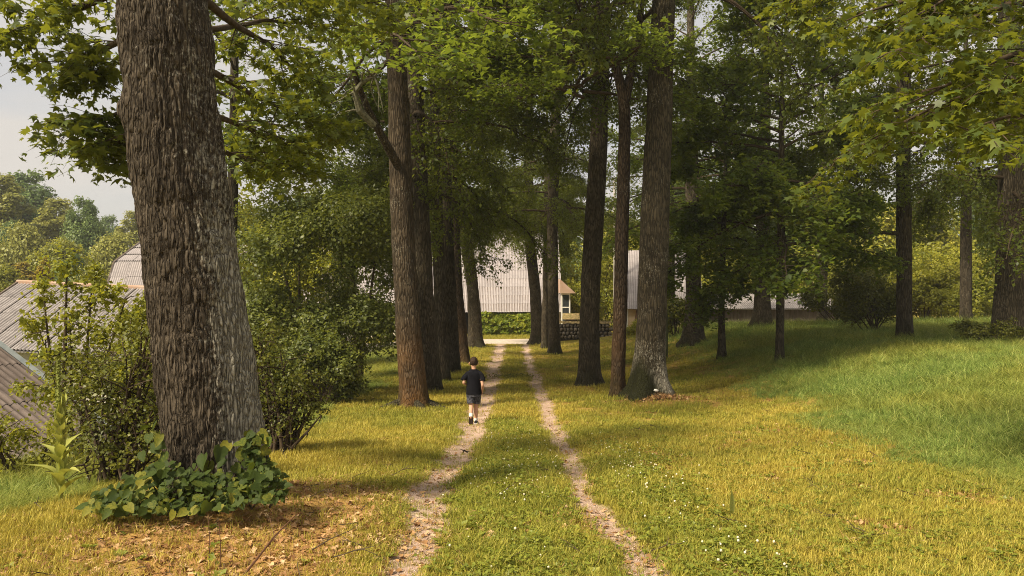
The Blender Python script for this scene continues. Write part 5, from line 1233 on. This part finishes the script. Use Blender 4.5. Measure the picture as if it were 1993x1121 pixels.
tn = np.clip(.30 + .5 * n2(x, y, .5, 3, 4.0) + gr.normal(0, .12, len(x)) + .25 * (x < 0), 0, 1)
scatter('meadow_grass', np.stack([x, y, h(x, y) - .01], -1), tn, gr.uniform(.6, 1.1, len(x)) * np.interp(y, [4, 12, 25, 55], [.55, .75, .95, 1.3]) * (.6 + .4 * sm((np.abs(x - .3) - np.where(x > 0, MEADOW_X(y), 4.2)) / 2.0)), tall, 2, tilt=.25)
# lawn beyond the cross road and around the buildings
x = gr.uniform(-30, 30, 26000); y = gr.uniform(56.8, 80, 26000)
k = ~(((x < 4.4) & (x > -16.4) & (y > 61.4)) | ((x > 7.6) & (x < 13.4) & (y > 55.6)) | ((x > 13.2) & (y > 57))); x, y = x[k], y[k]
scatter('far_lawn_grass', np.stack([x, y, h(x, y)], -1), np.clip(gr.normal(.3, .2, len(x)), 0, 1), gr.uniform(2, 3.4, len(x)), lawn, 3)
# litter
def litleaf(seed, cup):
    rg_ = np.random.default_rng(seed); return (np.array([[0, 0, 0], [.35, .32, cup], [1, .05, cup * .3], [.4, -.35, cup * rg_.uniform(.3, 1.2)]]) - [.5, 0, 0]) * .065
lm_ = []
for s in range(6):
    rg_ = np.random.default_rng(s + 400); base_ = (T_MAPLE if s % 2 else T_HEART)[0]; V_ = (base_ * [1, rg_.uniform(.5, .9), 1] + rg_.normal(0, .05, base_.shape) * [1, 1, 1.6] - [.5, 0, 0]); V_[:, 2] += .35 * V_[:, 1] ** 2 + .2 * V_[:, 0] ** 2
    m = np_mesh('dry_leaf', V_ * .055, T_MAPLE[1], {'rnd': [s / 5] * 11}); m.materials.append(M['litter']); lm_.append(m)
for s in range(3):
    m = blade_set('straw', gr, 5, .08, .02, .04, .004, 4.0, M['litter'], 3); lm_.append(m)
litc = src('litter_leaves', lm_)
x, y = field(gr, 70000, 2.6, 30, 1.0); pr_ = np.clip(litter(x, y) * 1.3 + .35 * np.exp(-((x + 2.6) / 2.2) ** 2 - ((y - 4.2) / 1.8) ** 2) + .30 * trackmask(x, y) + .07 + .45 * bare(x, y), 0, 1) * (1 - zone(x, y)); k = gr.random(len(x)) < pr_; x, y = x[k], y[k]
scatter('leaf_litter', np.stack([x, y, h(x, y) + .012], -1), gr.random(len(x)) * .5 + .5 * trackmask(x, y), gr.uniform(.5, 1.15, len(x)), litc, 4, tilt=.35)
x = 3.7 + gr.normal(0, .5, 1500); y = 19.95 + gr.normal(0, .16, 1500)
scatter('leaf_heap', np.stack([x, y, h(x, y) + .01 + .10 * np.exp(-((x - 3.7) / .5) ** 2) * gr.random(1500)], -1), gr.random(1500) * .25, gr.uniform(.6, 1.3, 1500), litc, 14, tilt=.6)
tw_ = []
for s in range(4):
    rg_ = np.random.default_rng(s + 900); mb = MB(); pp = limb_path(rg_, (0, 0, .01), rg_.random() * 6, 0, .28, 0, .5, 6); mb.tube(pp, np.linspace(.004, .0015, 6), 4, False); mb.tube(limb_path(rg_, pp[2], rg_.random() * 6, .2, .12, 0, .4, 4), np.linspace(.004, .0015, 4), 3, False); m = mb.mesh('twig'); m.materials.append(M['twig']); tw_.append(m)
twc = src('twig_src', tw_); x, y = field(gr, 420, 2.8, 26, .9); k = zone(x, y) < .5; x, y = x[k], y[k]
scatter('fallen_twigs', np.stack([x, y, h(x, y) + .02], -1), gr.random(len(x)), gr.uniform(.5, 1.4, len(x)), twc, 19, tilt=.2)
# pebbles and crumbs in the wheel tracks
M['pebble'] = simple_mat('track_pebbles', (.46, .33, .25), (.72, .57, .48), .9, 20, rand=.4)
pm = []
for s in range(4):
    rg_ = np.random.default_rng(70 + s); V = np.array([[1, 0, 0], [0, 1, 0], [-1, 0, 0], [0, -1, 0], [0, 0, .55], [0, 0, -.3]]) * rg_.uniform(.7, 1.2, (6, 1)) * .014
    m = np_mesh('pebble', V, [[0, 1, 4], [1, 2, 4], [2, 3, 4], [3, 0, 4], [1, 0, 5], [2, 1, 5], [3, 2, 5], [0, 3, 5]]); m.materials.append(M['pebble']); pm.append(m)
pc = src('pebbles_src', pm); x, y = field(gr, 120000, 2.6, 45, 1.0, 1.0, -1.9, 1.9); k = gr.random(len(x)) < trackmask(x, y) ** 1.5; x, y = x[k], y[k]
scatter('pebbles', np.stack([x, y, h(x, y) + .003], -1), gr.random(len(x)), gr.uniform(.3, .9, len(x)) * np.interp(y, [3, 20, 45], [.7, 1.2, 2.2]), pc, 5, tilt=.4)
# clover leaves and flowers
M['clover'] = leaf_mat('clover_leaves', [(0, (.12, .15, .02)), (.5, (.24, .27, .035)), (1, (.42, .38, .05))], (.3, .35, .03), .3, 2)
M['flower'] = simple_mat('clover_flowers', (.68, .62, .42), (.8, .76, .6), .8)
cm_ = []
for s in range(4):
    p_ = gr.normal(0, .05, (14, 3)); p_[:, 2] = gr.uniform(.015, .05, 14); cm_.append(leaf_mesh('clover', [leaves_np(gr, np.repeat(p_, 3, 0), np.full(42, .022), T_LEAF, None, (10, 15), (0, 20))])); cm_[-1].materials.append(M['clover'])
cc_ = src('clover_src', cm_)
def clov(x, y):
    a = np.exp(-(x / .5) ** 2) * (.28 + .6 * n2(x, y, .9, 2, 6.)) * (.45 + .55 * sm((y - 5) / 3)) + .7 * np.exp(-((x - 1.55) / .35) ** 2) * (.55 + .4 * n2(x, y, .8, 2, 9.)) * sm((15 - y) / 5)
    return np.clip(a * 1.2 + .0, 0, 1)
x, y = field(gr, 45000, 2.6, 24, 1.0, 1.0, -4, 6); k = gr.random(len(x)) < (clov(x, y) * .33 + .03 * (x > -1) * (1 - zone(x, y))) * (1 - trackmask(x, y)); x, y = x[k], y[k]
scatter('clover_patch', np.stack([x, y, h(x, y)], -1), gr.random(len(x)), gr.uniform(.8, 1.6, len(x)), cc_, 6)
fm = []
for s in range(2):
    V, Q = tube_np(np.array([[0, 0, -.012], [0, 0, -.008], [0, 0, 0], [0, 0, .008], [0, 0, .011]]), np.array([.002, .008, .011, .008, .002]), 6); m = np_mesh('clover_flower', V + [0, 0, .07 + .02 * s], Q, smooth=True); m.materials.append(M['flower']); fm.append(m)
fc = src('flower_src', fm); x, y = field(gr, 21000, 2.8, 26, .8, 1.0, -2, 4); k = gr.random(len(x)) < clov(x, y) * (.08 + .6 * np.exp(-((y - 10.5) / 3.2) ** 2)) * (1 - trackmask(x, y)) ; x, y = x[k], y[k]
scatter('clover_flowers', np.stack([x, y, h(x, y)], -1), gr.random(len(x)), gr.uniform(.5, .95, len(x)), fc, 7, tilt=.3)
# broad weeds in the near lawn
wm_ = []
for s in range(4):
    k = 9; az = np.arange(k) * 2.4; p_ = np.zeros((k, 3)); wm_.append(leaf_mesh('weed', [leaves_np(gr, p_, gr.uniform(.05, .10, k), T_LEAF, az, (22, 14), (0, 10))])); wm_[-1].materials.append(M['clover'])
wc = src('weed_src', wm_); x, y = field(gr, 6500, 2.7, 18, .8); k = (gr.random(len(x)) > trackmask(x, y)) & (gr.random(len(x)) > zone(x, y) * .5) & (gr.random(len(x)) > .93 * (x < -.9)); x, y = x[k], y[k]
scatter('lawn_weeds', np.stack([x, y, h(x, y) + .01], -1), gr.random(len(x)), gr.uniform(.35, .85, len(x)), wc, 8)

# ------------------------------------------------------------------ small single things
def gp(px, py):            # point of the ground under a pixel of the foreground
    lo, hi = 1.5, 80.0
    for _ in range(50):
        m_ = (lo + hi) / 2
        if P(px, py, m_).z > hz(gx(px, m_), m_): lo = m_
        else: hi = m_
    return Vector((gx(px, lo), lo, hz(gx(px, lo), lo)))
a = gp(470, 1125); e_ = P(575, 1003, 4.9); mb = MB()
q_ = [tuple(a), tuple(a.lerp(e_, .3) + Vector((.01, 0, .02))), tuple(a.lerp(e_, .65) + Vector((-.01, 0, .01))), tuple(e_)]
mb.tube(q_, [.008, .007, .005, .003], 6); mb.tube([q_[1], tuple(Vector(q_[1]) + Vector((.10, .1, .12)))], [.004, .002], 4); mb.tube([q_[2], tuple(Vector(q_[2]) + Vector((-.06, .1, .09)))], [.003, .0015], 4)
tag(mb.obj('fallen_stick', M['brown']), 'long bare brown stick slanting up from the dry grass at the bottom left', 'stick')
for px, top, lb in ((407, 1000, 'thin upright dry stalk, left of the pair below the huge trunk'), (428, 1012, 'thin upright dry stalk, right of the pair below the huge trunk')):
    g_ = gp(px, 1105 if px < 420 else 1115); tp = P(px - 2, top, g_.y); st = thing('dry_stalk', lb, 'stalk', g_)
    mb = MB(); mb.tube([(0, 0, -.02), (.004, 0, (tp.z - g_.z) * .5), (tp.x - g_.x, 0, tp.z - g_.z)], [.0035, .003, .0018], 5); mb.obj('stem', M['brown'], st)
    rg_ = np.random.default_rng(px); ps = np.stack([rg_.normal(0, .03, 8), rg_.normal(0, .03, 8), rg_.uniform(.02, .2, 8)], -1); link('leaf', leaf_mesh('leaf', [leaves_np(rg_, ps, np.full(8, .05), T_LEAF)]), M['clover'], st)
g_ = gp(903, 884); mb = MB()
mb.tube([(g_.x - .02, g_.y, g_.z + .01), (g_.x + .01, g_.y - .02, g_.z + .06), (g_.x + .05, g_.y, g_.z + .02)], [.012, .014, .008], 5); mb.tube([(g_.x - .05, g_.y, g_.z + .07), (g_.x + .0, g_.y, g_.z + .05), (g_.x + .08, g_.y, g_.z + .035)], [.004, .008, .004], 4)
tag(mb.obj('bark_piece', M['dark']), 'small dark curled bark piece lying on the left wheel track', 'bark piece')
g_ = gp(1278, 762); V = (np.array(stones[1].vertices[0].co), )
s = D.objects.new('pale_stone', stones[1].copy()); s.data.materials.clear(); s.data.materials.append(M['white']); COL.objects.link(s); s.location = (gx(1277, 20.0), 20.0, P(0, 760, 20.0).z); s.scale = (.16, .12, .08); s.rotation_euler = (.2, .3, .4)
tag(s, 'small pale stone lying against the foot of the flared trunk', 'stone')
s = tag(link('lawn_weed', lance(.24, .07, -.05), M['mull'], None, None, gp(1424, 1010), (0, -1.15, 2.2)), 'single upright pale green leaf sprouting from the lawn at lower right', 'weed')
for px, py, lb in ((1010, 735, 'patch of dark leafy weeds on the grass strip beyond the boy'),):
    pass
g_ = gp(992, 733); rg_ = np.random.default_rng(8); ps = np.stack([rg_.normal(0, .45, 420), rg_.normal(0, .25, 420), rg_.uniform(.01, .10, 420)], -1)
w_ = thing('weed_patch', 'dark low weed patch on the grass strip beyond the boy', 'weeds', g_); link('foliage', leaf_mesh('foliage', [leaves_np(rg_, ps, rg_.uniform(.04, .09, 420), T_LEAF)]), M['shrub'], w_)
